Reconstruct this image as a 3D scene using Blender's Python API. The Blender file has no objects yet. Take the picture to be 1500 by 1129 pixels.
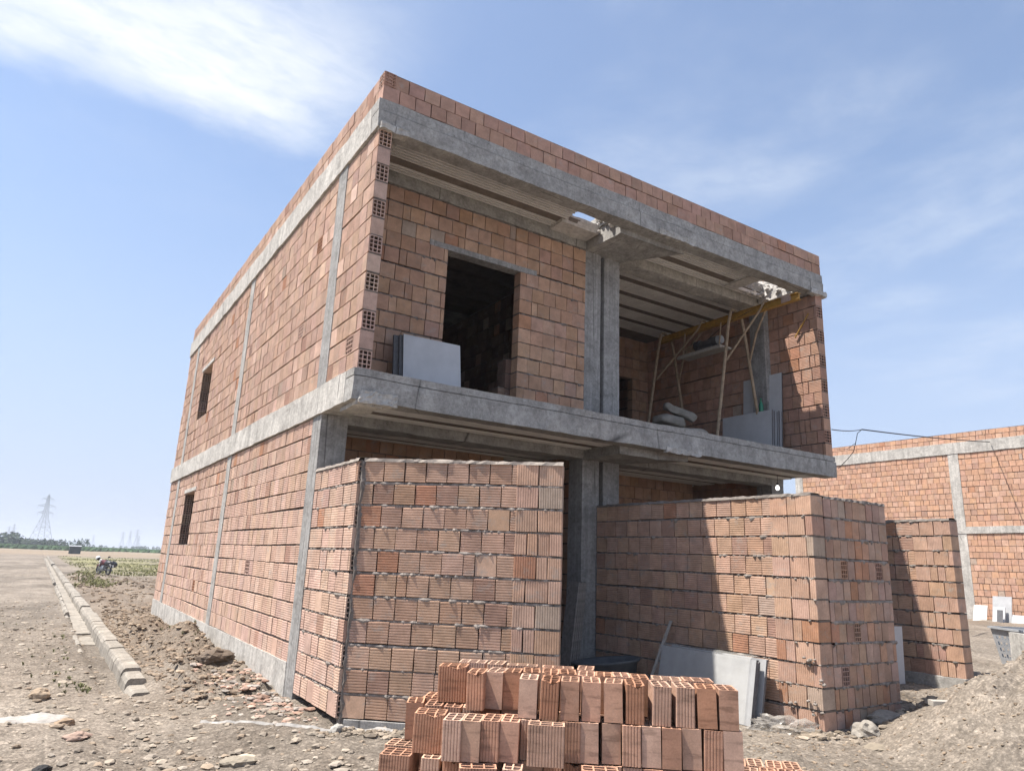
import bpy, math, random
import numpy as np
from mathutils import Vector, Matrix, noise as MN
R = math.radians
random.seed(11)
scene = bpy.context.scene
COL = scene.collection
Z = Vector((0, 0, 1))
WHITE = (1, 1, 1)

# ------------------------------------------------------------------ helpers
def V(*a):
    return Vector(a if len(a) > 1 else a[0])

class MB:
    """collects polygons with a material slot and a colour each"""
    def __init__(s):
        s.v = []; s.f = []; s.m = []; s.c = []
    def poly(s, pts, m=0, c=WHITE):
        b = len(s.v)
        s.v.extend([tuple(p) for p in pts]); s.f.append(tuple(range(b, b + len(pts)))); s.m.append(m); s.c.append(c)
    def mesh(s, vs, fs, m=0, c=WHITE):
        b = len(s.v)
        s.v.extend([tuple(p) for p in vs])
        for f in fs:
            s.f.append(tuple(i + b for i in f)); s.m.append(m); s.c.append(c)
    def box(s, x0, x1, y0, y1, z0, z1, m=0, c=WHITE):
        vs = [(x0,y0,z0),(x1,y0,z0),(x1,y1,z0),(x0,y1,z0),(x0,y0,z1),(x1,y0,z1),(x1,y1,z1),(x0,y1,z1)]
        s.mesh(vs, BOXF, m, c)
    def obox(s, o, ex, ey, ez, m=0, c=WHITE):
        """box from corner o along three edge vectors"""
        o = V(o); ex = V(ex); ey = V(ey); ez = V(ez)
        vs = [o, o+ex, o+ex+ey, o+ey, o+ez, o+ex+ez, o+ex+ey+ez, o+ey+ez]
        s.mesh(vs, BOXF, m, c)
    def tube(s, pts, r, n=8, m=0, c=WHITE, cap=True):
        pts = [V(p) for p in pts]
        rs = r if isinstance(r, (list, tuple)) else [r] * len(pts)
        vs = []; fs = []
        for i, p in enumerate(pts):
            t = (pts[min(i+1, len(pts)-1)] - pts[max(i-1, 0)]).normalized()
            a = t.cross(V(0.31, 0.17, 0.93) if abs(t.z) < .9 else V(1, 0.2, 0)).normalized(); b = t.cross(a)
            for k in range(n):
                th = 2*math.pi*k/n
                vs.append(p + a*math.cos(th)*rs[i] + b*math.sin(th)*rs[i])
        for i in range(len(pts)-1):
            for k in range(n):
                fs.append((i*n+k, i*n+(k+1) % n, (i+1)*n+(k+1) % n, (i+1)*n+k))
        if cap:
            fs.append(tuple(range(n))[::-1]); fs.append(tuple((len(pts)-1)*n+k for k in range(n)))
        s.mesh(vs, fs, m, c)
    def lathe(s, cen, prof, n=24, m=0, c=WHITE):
        vs = []; fs = []
        for (r, z) in prof:
            for k in range(n):
                th = 2*math.pi*k/n
                vs.append((cen[0]+r*math.cos(th), cen[1]+r*math.sin(th), cen[2]+z))
        for i in range(len(prof)-1):
            for k in range(n):
                fs.append((i*n+k, i*n+(k+1) % n, (i+1)*n+(k+1) % n, (i+1)*n+k))
        s.mesh(vs, fs, m, c)
    def grid_box(s, x0, x1, y0, y1, z0, z1, step=.12, amp=.006, m=0, c=WHITE, fr=3.0):
        """box of small faces whose surface is uneven, like cast concrete"""
        def ax(a, b):
            n = max(1, int(round((b-a)/step))); return [a+(b-a)*i/n for i in range(n+1)]
        X, Y, ZZ = ax(x0, x1), ax(y0, y1), ax(z0, z1)
        def jit(p):
            q = V(p)
            return q + MN.noise_vector(q*fr)*amp + MN.noise_vector(q*fr*4.1)*amp*.6
        def face(A, B, fn, flip):
            na, nb = len(A), len(B)
            vs = [jit(fn(a, b)) for a in A for b in B]
            fs = []
            for i in range(na-1):
                for j in range(nb-1):
                    q = (i*nb+j, (i+1)*nb+j, (i+1)*nb+j+1, i*nb+j+1)
                    fs.append(q[::-1] if flip else q)
            s.mesh(vs, fs, m, c)
        face(X, Y, lambda a, b: (a, b, z0), True); face(X, Y, lambda a, b: (a, b, z1), False)
        face(X, ZZ, lambda a, b: (a, y0, b), False); face(X, ZZ, lambda a, b: (a, y1, b), True)
        face(Y, ZZ, lambda a, b: (x0, a, b), True); face(Y, ZZ, lambda a, b: (x1, a, b), False)
    def rock(s, cen, r, seed=0, flat=.7, m=0, c=WHITE, sub=1, el=1.0, rot=None):
        base, faces = ICO[sub]
        rot = random.random()*6.28 if rot is None else rot
        cr, sr = math.cos(rot), math.sin(rot)
        o = V(seed*3.1, seed*1.7, seed*.9)
        vs = []
        for p in base:
            q = V(p); k = 1 + .38*MN.noise(q*1.3+o) + .2*MN.noise(q*3.1+o)
            x, y, z = q.x*k*r*el, q.y*k*r, q.z*k*r*flat
            vs.append((cen[0]+x*cr-y*sr, cen[1]+x*sr+y*cr, cen[2]+z))
        s.mesh(vs, faces, m, c)
    def build(s, name, mats, parent=None, smooth=False, origin=None):
        me = bpy.data.meshes.new(name)
        va = np.array(s.v, dtype=np.float64).reshape(-1, 3)
        org = V(0, 0, 0)
        if parent is not None:
            r = parent
            while r.parent: r = r.parent
            org = V(r.location)
        elif origin is not None:
            org = V(origin)
        elif len(va):
            mn, mx = va.min(0), va.max(0)
            org = V((mn[0]+mx[0])/2, (mn[1]+mx[1])/2, mn[2])
        va = va - np.array(org)
        me.from_pydata(va.tolist(), [], s.f)
        if not isinstance(mats, (list, tuple)): mats = [mats]
        for mt in mats: me.materials.append(mt)
        if len(mats) > 1: me.polygons.foreach_set('material_index', s.m)
        ca = me.attributes.new('col', 'FLOAT_COLOR', 'FACE')
        cc = np.ones((len(s.f), 4), dtype=np.float32); cc[:, :3] = np.array(s.c, dtype=np.float32).reshape(-1, 3)
        ca.data.foreach_set('color', cc.ravel())
        if smooth: me.polygons.foreach_set('use_smooth', [True]*len(s.f))
        me.update()
        o = bpy.data.objects.new(name, me); COL.objects.link(o)
        if parent is not None: o.parent = parent
        else: o.location = org
        return o

BOXF = [(0,3,2,1),(4,5,6,7),(0,1,5,4),(1,2,6,5),(2,3,7,6),(3,0,4,7)]
def _ico():
    t = (1+5**.5)/2
    v = [V(p).normalized() for p in [(-1,t,0),(1,t,0),(-1,-t,0),(1,-t,0),(0,-1,t),(0,1,t),(0,-1,-t),(0,1,-t),(t,0,-1),(t,0,1),(-t,0,-1),(-t,0,1)]]
    f = [(0,11,5),(0,5,1),(0,1,7),(0,7,10),(0,10,11),(1,5,9),(5,11,4),(11,10,2),(10,7,6),(7,1,8),(3,9,4),(3,4,2),(3,2,6),(3,6,8),(3,8,9),(4,9,5),(2,4,11),(6,2,10),(8,6,7),(9,8,1)]
    out = [(v, f)]
    for _ in range(3):
        v = list(v); nf = []; mid = {}
        def m(a, b):
            k = (min(a, b), max(a, b))
            if k not in mid:
                v.append(((v[a]+v[b])/2).normalized()); mid[k] = len(v)-1
            return mid[k]
        for a, b, c in f:
            ab, bc, ca = m(a, b), m(b, c), m(c, a)
            nf += [(a, ab, ca), (b, bc, ab), (c, ca, bc), (ab, bc, ca)]
        f = nf; out.append((v, f))
    return out
ICO = _ico()

def thing(name, label, cat, loc=(0, 0, 0), group=None):
    o = bpy.data.objects.new(name, None); COL.objects.link(o)
    o.location = loc; o.empty_display_size = .2
    return tag(o, label, cat, group)
def tag(o, label, cat, group=None, kind=None):
    o['label'] = label; o['category'] = cat
    if group: o['group'] = group
    if kind: o['kind'] = kind
    return o
def struct(o, kind='structure'):
    o['kind'] = kind
    return o
bpy.context.view_layer.update()

# ------------------------------------------------------------------ materials
def node_mat(name):
    m = bpy.data.materials.new(name); m.use_nodes = True
    nt = m.node_tree; nt.nodes.clear()
    out = nt.nodes.new('ShaderNodeOutputMaterial'); bs = nt.nodes.new('ShaderNodeBsdfPrincipled')
    nt.links.new(bs.outputs[0], out.inputs[0])
    bs.inputs['Roughness'].default_value = .9
    bs.inputs['Specular IOR Level'].default_value = .2
    return m, nt, bs
class N:
    """short hand for building a node graph"""
    def __init__(s, nt):
        s.nt = nt
        s.obj = None
    def pos(s):
        g = s.nt.nodes.new('ShaderNodeNewGeometry'); return g.outputs['Position']
    def link(s, a, b): s.nt.links.new(a, b)
    def noise(s, scale, detail=4, rough=.55, vec=None, dist=0):
        n = s.nt.nodes.new('ShaderNodeTexNoise'); n.inputs['Scale'].default_value = scale
        n.inputs['Detail'].default_value = detail; n.inputs['Roughness'].default_value = rough
        n.inputs['Distortion'].default_value = dist
        s.link(vec if vec is not None else s.pos(), n.inputs['Vector']); return n.outputs['Fac']
    def voronoi(s, scale, vec=None, out='Distance', feature='F1'):
        n = s.nt.nodes.new('ShaderNodeTexVoronoi'); n.feature = feature; n.inputs['Scale'].default_value = scale
        s.link(vec if vec is not None else s.pos(), n.inputs['Vector']); return n.outputs[out]
    def scale(s, k, vec=None):
        n = s.nt.nodes.new('ShaderNodeVectorMath'); n.operation = 'MULTIPLY'; n.inputs[1].default_value = k
        s.link(vec if vec is not None else s.pos(), n.inputs[0]); return n.outputs[0]
    def ramp(s, fac, stops):
        n = s.nt.nodes.new('ShaderNodeValToRGB'); e = n.color_ramp.elements
        while len(e) < len(stops): e.new(.5)
        for el, (p, c) in zip(e, stops):
            el.position = p; el.color = (*c, 1) if isinstance(c, (tuple, list)) else (c, c, c, 1)
        s.link(fac, n.inputs[0]); return n.outputs[0]
    def mix(s, fac, a, b, mode='MIX'):
        n = s.nt.nodes.new('ShaderNodeMix'); n.data_type = 'RGBA'; n.blend_type = mode
        for sock, val in ((n.inputs[0], fac), (n.inputs[6], a), (n.inputs[7], b)):
            if hasattr(val, 'is_linked') or isinstance(val, bpy.types.NodeSocket): s.link(val, sock)
            elif isinstance(val, (tuple, list)): sock.default_value = (*val, 1)
            else: sock.default_value = val
        return n.outputs[2]
    def math(s, op, a, b=0.0, clamp=False):
        n = s.nt.nodes.new('ShaderNodeMath'); n.operation = op; n.use_clamp = clamp
        for sock, val in ((n.inputs[0], a), (n.inputs[1], b)):
            if isinstance(val, bpy.types.NodeSocket): s.link(val, sock)
            else: sock.default_value = val
        return n.outputs[0]
    def attr(s, name='col'):
        n = s.nt.nodes.new('ShaderNodeAttribute'); n.attribute_name = name; return n.outputs['Color']
    def bump(s, bs, h, strength=.4, dist=.01):
        n = s.nt.nodes.new('ShaderNodeBump'); n.inputs['Strength'].default_value = strength; n.inputs['Distance'].default_value = dist
        s.link(h, n.inputs['Height']); s.link(n.outputs[0], bs.inputs['Normal'])

def brick_material(name, smear=.45, bands=False):
    m, nt, bs = node_mat(name); n = N(nt)
    tc = nt.nodes.new('ShaderNodeTexCoord').outputs['Object']
    base = n.attr()
    if bands:
        oi = nt.nodes.new('ShaderNodeObjectInfo').outputs['Random']
        cx = nt.nodes.new('ShaderNodeCombineXYZ'); n.link(n.math('MULTIPLY', oi, 37.0), cx.inputs[0]); n.link(n.math('MULTIPLY', oi, 91.0), cx.inputs[2])
        ad = nt.nodes.new('ShaderNodeVectorMath'); ad.operation = 'ADD'; n.link(tc, ad.inputs[0]); n.link(cx.outputs[0], ad.inputs[1]); tc = ad.outputs[0]
        bn = n.ramp(n.noise(1.0, 5, .6, n.scale((5, 5, 26), tc)), [(.36, .68), (.46, 1.0), (.7, 1.06)])
        base = n.mix(1.0, base, bn, 'MULTIPLY')
        base = n.mix(1.0, base, n.ramp(n.math('FRACT', n.math('MULTIPLY', oi, 7.31)), [(.0, (.82, .8, .78)), (.5, (1.0, 1.0, 1.0)), (1.0, (1.12, 1.16, 1.2))]), 'MULTIPLY')
    t = n.ramp(n.noise(7, 6, .65, tc), [(.25, .72), (.75, 1.22)])
    c = n.mix(1.0, base, t, 'MULTIPLY')
    t2 = n.ramp(n.noise(90, 3, .7, tc), [(.2, .8), (.8, 1.16)])
    c = n.mix(1.0, c, t2, 'MULTIPLY')
    sm = n.ramp(n.noise(5.3, 8, .75, n.scale((1, 1, 1.4), tc)), [(.55, 0.0), (.68, 1.0)])
    c = n.mix(n.math('MULTIPLY', sm, smear), c, (.36, .32, .28))
    n.link(c, bs.inputs['Base Color'])
    n.bump(bs, n.noise(160, 5, .7, tc), .35, .004)
    return m
M = {}
M['brick'] = brick_material('brick_wall', .6)
M['brick_loose'] = brick_material('brick_loose', .12, True)
def plain(name, col, rough=.9, var=.25, sc=6, bump=.3, bsc=60, spec=.2, metal=0):
    m, nt, bs = node_mat(name); n = N(nt)
    tc = nt.nodes.new('ShaderNodeTexCoord').outputs['Object']
    a = n.noise(sc, 8, .65, tc)
    t = n.ramp(a, [(.25, 1-var), (.75, 1+var)])
    c = n.mix(1.0, n.mix(1.0, n.attr(), col, 'MULTIPLY'), t, 'MULTIPLY')
    n.link(c, bs.inputs['Base Color'])
    bs.inputs['Roughness'].default_value = rough; bs.inputs['Specular IOR Level'].default_value = spec; bs.inputs['Metallic'].default_value = metal
    if bump: n.bump(bs, n.noise(bsc, 5, .7, tc), bump, .004)
    return m
def concrete(name, col, streak=(9, 9, .8), dark=.45):
    m, nt, bs = node_mat(name); n = N(nt)
    p = n.pos()
    a = n.ramp(n.noise(3.4, 10, .74, p), [(.28, .68), (.5, 1.0), (.75, 1.3)])
    c = n.mix(1.0, col, a, 'MULTIPLY')
    st = n.ramp(n.noise(1.0, 7, .7, n.scale(streak, p)), [(.3, .74), (.7, 1.18)])
    c = n.mix(1.0, c, st, 'MULTIPLY')
    stain = n.ramp(n.noise(3.1, 10, .75, n.scale((1, 1, 1.7), p), .8), [(.50, 0.0), (.66, 1.0)])
    c = n.mix(n.math('MULTIPLY', stain, dark), c, (.11, .1, .09))
    lime = n.ramp(n.noise(2.4, 8, .72, n.scale((3, 3, .7), p), .4), [(.6, 0.0), (.74, 1.0)])
    c = n.mix(n.math('MULTIPLY', lime, .38), c, (.55, .53, .49))
    fine = n.ramp(n.noise(26, 6, .75, p), [(.3, .72), (.7, 1.25)])
    c = n.mix(1.0, c, fine, 'MULTIPLY')
    sv = n.ramp(n.voronoi(.8, n.scale((1, 1, .12), p), 'Distance', 'DISTANCE_TO_EDGE'), [(.0, 0.0), (.006, 1.0)])
    smask = n.ramp(n.noise(1.7, 3, .5, p), [(.5, 1.0), (.6, .0)])
    c = n.mix(n.math('MULTIPLY', n.math('SUBTRACT', 1.0, sv), n.math('SUBTRACT', 1.0, smask)), c, (.09, .085, .08))
    pit = n.ramp(n.noise(55, 3, .6, p), [(.22, .4), (.40, 1.0)])
    c = n.mix(1.0, c, pit, 'MULTIPLY')
    n.link(c, bs.inputs['Base Color'])
    h = n.math('ADD', n.math('MULTIPLY', n.noise(14, 8, .75, p), 1.0), n.math('MULTIPLY', n.noise(1.0, 4, .6, n.scale((streak[0]*5, streak[1]*5, streak[2]), p)), .5))
    n.bump(bs, h, .6, .012)
    return m
M['concrete'] = concrete('concrete_cast', (.355, .34, .315), streak=(5, 5, 3), dark=.35)
M['concrete_pale'] = concrete('concrete_pale', (.46, .435, .395), dark=.35)
M['concrete_board'] = concrete('concrete_board_marked', (.3, .29, .275), streak=(22, 22, .5))
M['mortar'] = plain('mortar', (.19, .165, .145), var=.35, sc=14, bump=.7, bsc=110)
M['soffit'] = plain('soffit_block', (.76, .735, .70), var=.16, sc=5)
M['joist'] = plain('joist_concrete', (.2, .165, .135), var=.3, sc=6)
M['broken'] = plain('broken_concrete', (.56, .53, .49), var=.3, sc=18, bump=.9, bsc=70)
M['cap'] = plain('mortar_cap', (.29, .25, .215), var=.3, sc=14, bump=.8, bsc=80)
M['dark'] = plain('dark_void', (.05, .04, .035), var=.2, bump=0)
M['slab_grey'] = plain('grey_stone_slab', (.47, .47, .475), rough=.6, var=.14, sc=3.5, bump=.1, spec=.4)
M['slab_edge'] = plain('slab_edge', (.12, .12, .125), rough=.8, var=.3, sc=30)
M['marble'] = plain('marble_slab', (.37, .37, .37), rough=.4, var=.22, sc=4, bump=.1, spec=.5)
M['white_board'] = plain('white_board', (.58, .56, .52), rough=.6, var=.05, bump=.05)
M['yellow'] = plain('yellow_paint', (.34, .19, .035), rough=.65, var=.45, sc=16, bump=.3, spec=.35)
M['pipe'] = plain('dusty_pipe', (.31, .235, .16), rough=.8, var=.45, sc=14, bump=.4)
M['steel'] = plain('galvanised_steel', (.33, .34, .35), rough=.6, var=.2, metal=0, bump=.1)
M['dark_metal'] = plain('dark_metal', (.06, .06, .065), rough=.5, var=.4, sc=20, spec=.4)
M['cable'] = plain('black_cable', (.02, .02, .022), rough=.6, var=.1, bump=0)
M['wood'] = plain('old_board', (.23, .21, .19), rough=.85, var=.4, sc=20)
M['wood_pale'] = plain('pale_wood', (.36, .33, .29), rough=.85, var=.25, sc=20)
M['sack'] = plain('cement_sack', (.25, .23, .2), rough=.85, var=.3, sc=9)
M['rubber'] = plain('rubber_tub', (.09, .095, .1), rough=.75, var=.3, sc=10)
M['kerb'] = concrete('kerb_concrete', (.285, .255, .215), streak=(3, 3, 3), dark=.35)
M['stone'] = plain('stone', (.27, .232, .19), var=.3, sc=9, bump=.6, bsc=60)
M['clod'] = plain('earth_clod', (.215, .17, .128), var=.3, sc=12, bump=.8, bsc=50)
M['rubble'] = plain('brick_chip', (.34, .245, .195), var=.3, sc=12, bump=.5, bsc=60)
M['lime'] = plain('lime_powder', (.33, .31, .285), var=.4, sc=12, bump=.7, bsc=40)
M['coal'] = plain('black_lump', (.025, .024, .024), rough=.7, var=.4, bump=.8)
M['leaf'] = plain('tree_leaf', (.06, .085, .05), var=.5, sc=.6, bump=0)
M['weed'] = plain('weed_leaf', (.17, .17, .085), var=.35, sc=5, bump=0)
M['drygrass'] = plain('dry_grass', (.205, .20, .095), var=.35, sc=.5, bump=0)
M['bark'] = plain('bark', (.12, .09, .07), var=.3)
M['green_glass'] = plain('green_bottle', (.015, .19, .1), rough=.2, var=.1, bump=0, spec=.6)
M['helmet'] = plain('white_shell', (.75, .75, .72), rough=.35, var=.05, bump=0, spec=.5)
M['bike_black'] = plain('black_bike', (.025, .024, .028), rough=.45, var=.3, bump=0, spec=.5)
M['bike_red'] = plain('dark_red_bike', (.11, .02, .025), rough=.35, var=.2, bump=0, spec=.5)
M['tank'] = plain('dark_box', (.075, .085, .085), rough=.8, var=.4, sc=2)
M['lattice'] = plain('lattice_steel', (.19, .20, .22), rough=.7, var=.05, bump=0)
m_, nt_, bs_ = node_mat('plastic_film')
bs_.inputs['Base Color'].default_value = (.8, .78, .72, 1); bs_.inputs['Roughness'].default_value = .3; bs_.inputs['Specular IOR Level'].default_value = .6
bs_.inputs['Alpha'].default_value = .16
M['film'] = m_
M['bag'] = m_.copy(); M['bag'].node_tree.nodes['Principled BSDF'].inputs['Alpha'].default_value = .42; M['bag'].node_tree.nodes['Principled BSDF'].inputs['Base Color'].default_value = (.38, .35, .31, 1)
m_, nt_, bs_ = node_mat('lamp_glow')
bs_.inputs['Base Color'].default_value = (.85, .85, .82, 1); bs_.inputs['Emission Color'].default_value = (1, .97, .9, 1); bs_.inputs['Emission Strength'].default_value = 1.6
M['bulb'] = m_

# ------------------------------------------------------------------ brick work
PAL = [(.43, .265, .19), (.45, .28, .20), (.41, .25, .18), (.44, .285, .215), (.42, .27, .205), (.46, .29, .205)]
def brick_col(rnd, pal=PAL, odd=.1):
    c = rnd.choice(pal); k = rnd.uniform(.9, 1.09)
    r = rnd.random()
    if r < odd*.3: c = (.43, .225, .14)
    elif r < odd*.45: c = (.42, .315, .25)
    elif r < odd: c = (.39, .24, .18)
    return (c[0]*k, c[1]*k*rnd.uniform(.98, 1.025), c[2]*k*rnd.uniform(.97, 1.035))

def hollow_face(mb, C, e1, e2, nin, w, h, nc, nr, web=.009, depth=.05, col=WHITE, cut=.35, m=0):
    """one end of a hollow brick: webs in the plane, cells sunk along nin, the four corner cells cut round"""
    C = V(C); e1 = V(e1); e2 = V(e2); nin = V(nin)
    cw, chh = w/nc, h/nr
    dk = tuple(k*.8 for k in col)  # cell sides, and floors still more, coloured darker for the shade inside
    for i in range(nc):
        for j in range(nr):
            x0, x1, y0, y1 = i*cw, (i+1)*cw, j*chh, (j+1)*chh
            a0 = x0 + (web if i == 0 else web/2); a1 = x1 - (web if i == nc-1 else web/2)
            b0 = y0 + (web if j == 0 else web/2); b1 = y1 - (web if j == nr-1 else web/2)
            outer = [(x0, y0), (x1, y0), (x1, y1), (x0, y1)]
            inner = [(a0, b0), (a1, b0), (a1, b1), (a0, b1)]
            corner = {(0, 0): 0, (nc-1, 0): 1, (nc-1, nr-1): 2, (0, nr-1): 3}.get((i, j))
            P = lambda q: C + e1*q[0] + e2*q[1]
            loop = []
            for k in range(4):
                if k == corner:
                    p = V(*inner[k]); pr = V(*inner[(k-1) % 4]); nx = V(*inner[(k+1) % 4])
                    A = p + (pr-p)*.75*cut*2; B = p + (nx-p)*cut*1.6; Mid = p + (pr-p)*cut*.4 + (nx-p)*cut*.4
                    loop += [tuple(A), tuple(Mid), tuple(B)]
                    mb.poly([P(outer[k]), P(tuple(B)), P(tuple(Mid)), P(tuple(A))], m, col)
                    first, last = tuple(A), tuple(B)
                    inner_first = {k: (first, last)}
                else:
                    loop.append(inner[k])
            def ends(k):
                if k == corner: return first, last
                return inner[k], inner[k]
            for k in range(4):
                k2 = (k+1) % 4
                mb.poly([P(outer[k]), P(outer[k2]), P(ends(k2)[0]), P(ends(k)[1])], m, col)
            n = len(loop)
            top = [P(q) for q in loop]; bot = [p + nin*depth for p in top]
            for k in range(n):
                k2 = (k+1) % n
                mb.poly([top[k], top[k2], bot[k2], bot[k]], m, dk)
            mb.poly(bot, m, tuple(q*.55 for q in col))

def brick(mb, P0, u, n, a0, a1, z0, z1, d, T, mode, col, he0=False, he1=False, nr=8, g=.006, cells=(3, 4)):
    """a clay block; mode: n smooth, h / v ribbed, x open cells to the front"""
    h_ = max(z1-z0, .01); k0, k1 = random.uniform(-.004, .004), random.uniform(-.004, .004); zt0, zt1 = random.uniform(-.003, .003), random.uniform(-.004, .004)
    def P(a, z, dd):
        t = (a-a0)/(a1-a0); q = (z-z0)/h_
        return P0 + u*(a + (k0*(1-t)+k1*t)*(q-.5)) + Z*(z + (zt0 if q < .5 else zt1)*(t-.5)) + n*dd
    db = -T
    if mode == 'h':
        p = (z1-z0)/nr
        for k in range(nr):
            q = z0 + k*p
            A = [(q, d-g), (q+.18*p, d), (q+.78*p, d), (q+p, d-g)]
            for (s0, d0), (s1, d1) in zip(A, A[1:]):
                mb.poly([P(a0, s0, d0), P(a1, s0, d0), P(a1, s1, d1), P(a0, s1, d1)], 0, col)
        ds = d-g*.5
    elif mode == 'v':
        kk = max(2, int(round((a1-a0)/.021))); p = (a1-a0)/kk
        for k in range(kk):
            q = a0 + k*p
            A = [(q, d-g*.6), (q+.2*p, d), (q+.75*p, d), (q+p, d-g*.6)]
            for (s0, d0), (s1, d1) in zip(A, A[1:]):
                mb.poly([P(s0, z0, d0), P(s1, z0, d1), P(s1, z1, d1), P(s0, z1, d0)], 0, col)
        ds = d-g*.5
    elif mode == 'x':
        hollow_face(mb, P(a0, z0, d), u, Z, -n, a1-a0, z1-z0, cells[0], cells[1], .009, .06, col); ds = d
    else:
        mb.poly([P(a0, z0, d), P(a1, z0, d), P(a1, z1, d), P(a0, z1, d)], 0, col); ds = d
    mb.poly([P(a1, z0, db), P(a0, z0, db), P(a0, z1, db), P(a1, z1, db)], 0, col)
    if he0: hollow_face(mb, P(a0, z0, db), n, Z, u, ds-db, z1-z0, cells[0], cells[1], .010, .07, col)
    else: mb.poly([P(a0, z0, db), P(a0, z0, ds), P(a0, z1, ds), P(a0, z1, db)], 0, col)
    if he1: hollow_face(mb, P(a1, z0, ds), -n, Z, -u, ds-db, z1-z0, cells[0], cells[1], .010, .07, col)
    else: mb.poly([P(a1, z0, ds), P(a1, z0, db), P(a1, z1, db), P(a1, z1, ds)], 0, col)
    mb.poly([P(a0, z1, ds), P(a1, z1, ds), P(a1, z1, db), P(a0, z1, db)], 0, col)
    mb.poly([P(a0, z0, db), P(a1, z0, db), P(a1, z0, ds), P(a0, z0, ds)], 0, col)

def wall(name, parent, P0, u, L, z0, z1, nc, T=.15, bl=.2, ribs='n', seed=0, openings=(), pillar=None, hollow0=None, hollow1=None,
         pal=PAL, odd=.1, joint=.015, gap=.008, frontx=0.0, mortar_out=.0, ragged=1.0, xs=(), core=True, skip=(), half=0.0, mtone=1.0, endv=None, build=True):
    """a wall one block thick. a runs along u; n = u x Z faces out. pillar=(a_from,a_to) gets upright ribbed blocks"""
    rnd = random.Random(seed)
    P0 = V(P0); u = V(u).normalized(); n = u.cross(Z)
    mb = MB(); H = z1-z0; ch = H/nc
    for k in range(nc):
        zb = z0 + k*ch; zt = zb + ch - joint
        zm = (zb+zt)/2
        iv = [(0.0, L)]
        for (o0, o1, oz0, oz1) in openings:
            if oz0 < zm < oz1:
                nv = []
                for (s, e) in iv:
                    if o1 <= s or o0 >= e: nv.append((s, e)); continue
                    if o0 > s: nv.append((s, o0))
                    if o1 < e: nv.append((o1, e))
                iv = nv
        sagp = rnd.uniform(0, 6.28); saga = rnd.uniform(.002, .008)
        for (s, e) in iv:
            seg = [(s, e, ribs)]
            if pillar and s < pillar[1] and e > pillar[0]:
                seg = []
                if s < pillar[0]: seg.append((s, pillar[0], ribs))
                seg.append((max(s, pillar[0]), min(e, pillar[1]), 'v'))
                if e > pillar[1]: seg.append((pillar[1], e, ribs))
            for (ss, ee, mode) in seg:
                a = ss
                first = True
                while a < ee-.012:
                    w = bl if mode != 'v' else rnd.choice([.2, .2, .19, .1, .21])
                    if first: w = bl*(rnd.choice([1, .5, .55, .8]) if k % 2 else 1.0)
                    elif rnd.random() < half: w = bl*.5
                    b = min(a+w*rnd.uniform(.985, 1.015), ee)
                    if ee-b < .035: b = ee
                    col = brick_col(rnd, pal, odd)
                    md = mode
                    if mode != 'v' and rnd.random() < frontx: md = 'x'
                    if (k, int(a/bl)) in xs: md = 'x'
                    if mode == 'h' and rnd.random() < .04: md = 'n'
                    d = rnd.uniform(-.004, .004) + (.006 if mode == 'v' else 0)
                    sag = saga*math.sin(a*1.3+sagp)
                    e0 = e1 = False
                    if hollow0 is not None and first and abs(ss-s) < 1e-6: e0 = (k % 2 == hollow0) or (s > .01)
                    if hollow1 is not None and b >= e-1e-6: e1 = (k % 2 == hollow1) or (e < L-.01)
                    if (k, int(a/bl)) not in skip:
                        g2 = gap*rnd.uniform(.4, 1.8)
                        brick(mb, P0, u, n, a+(0 if first else g2/2), b-(0 if b >= ee else g2/2), zb+sag+rnd.uniform(-.002, .002), zt+sag+rnd.uniform(-.003, .003), d, T, md, col, e0, e1)
                    first = False
                    a = b
            if core:
                for dd in (-T*.4, -T*.62):
                    q = [P0+u*s+Z*zb+n*dd, P0+u*e+Z*zb+n*dd, P0+u*e+Z*(zb+ch)+n*dd, P0+u*s+Z*(zb+ch)+n*dd]
                    mb.poly(q if dd > -T*.5 else q[::-1], 1, (.45, .42, .4))
            # the bed joint: uneven, here and there squeezed out over the blocks
            steps = max(2, int((e-s)/.03))
            pv = None; lump = 0
            for i in range(steps+1):
                a = s+(e-s)*i/steps
                sag = saga*math.sin(a*1.3+sagp)
                r = rnd.random()
                lump = lump*.55 + (rnd.uniform(.2, 1.0) if r < .075*ragged else 0)
                dd = -.021 + rnd.uniform(-.008, .009)*ragged + mortar_out + .012*min(lump, 1)*ragged
                lo = zt+sag - (.002+.020*min(lump, 1)*rnd.random())*ragged*(1 if dd > .0 else 0); hi = zb+ch+sag+.002
                if dd < 0: lo = zt + sag - .001
                A = P0+u*a+Z*lo+n*(min(dd, .004)); B = P0+u*a+Z*((lo+hi)/2)+n*(dd+.003); C = P0+u*a+Z*hi+n*(dd-.004)
                if pv:
                    kcol = rnd.uniform(.75, 1.2)*mtone; kc = (kcol, kcol, kcol)
                    mb.poly([pv[0], A, B, pv[1]], 1, kc); mb.poly([pv[1], B, C, pv[2]], 1, kc)
                pv = (A, B, C)
            mb.poly([P0+u*e+Z*zt-n*T, P0+u*s+Z*zt-n*T, P0+u*s+Z*(zb+ch)-n*T, P0+u*e+Z*(zb+ch)-n*T], 1, (.7, .66, .62))
            for aa in (s, e):
                q = [P0+u*aa+Z*zt-n*T, P0+u*aa+Z*zt-n*.012, P0+u*aa+Z*(zb+ch)-n*.012, P0+u*aa+Z*(zb+ch)-n*T]
                mb.poly(q if aa == s else q[::-1], 1, (.8, .76, .72))
            if k == nc-1 or True:
                mb.poly([P0+u*s+Z*(zb+ch)-n*.012, P0+u*e+Z*(zb+ch)-n*.012, P0+u*e+Z*(zb+ch)-n*T, P0+u*s+Z*(zb+ch)-n*T], 1, (.8, .76, .72))
    if not build: return mb
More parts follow.
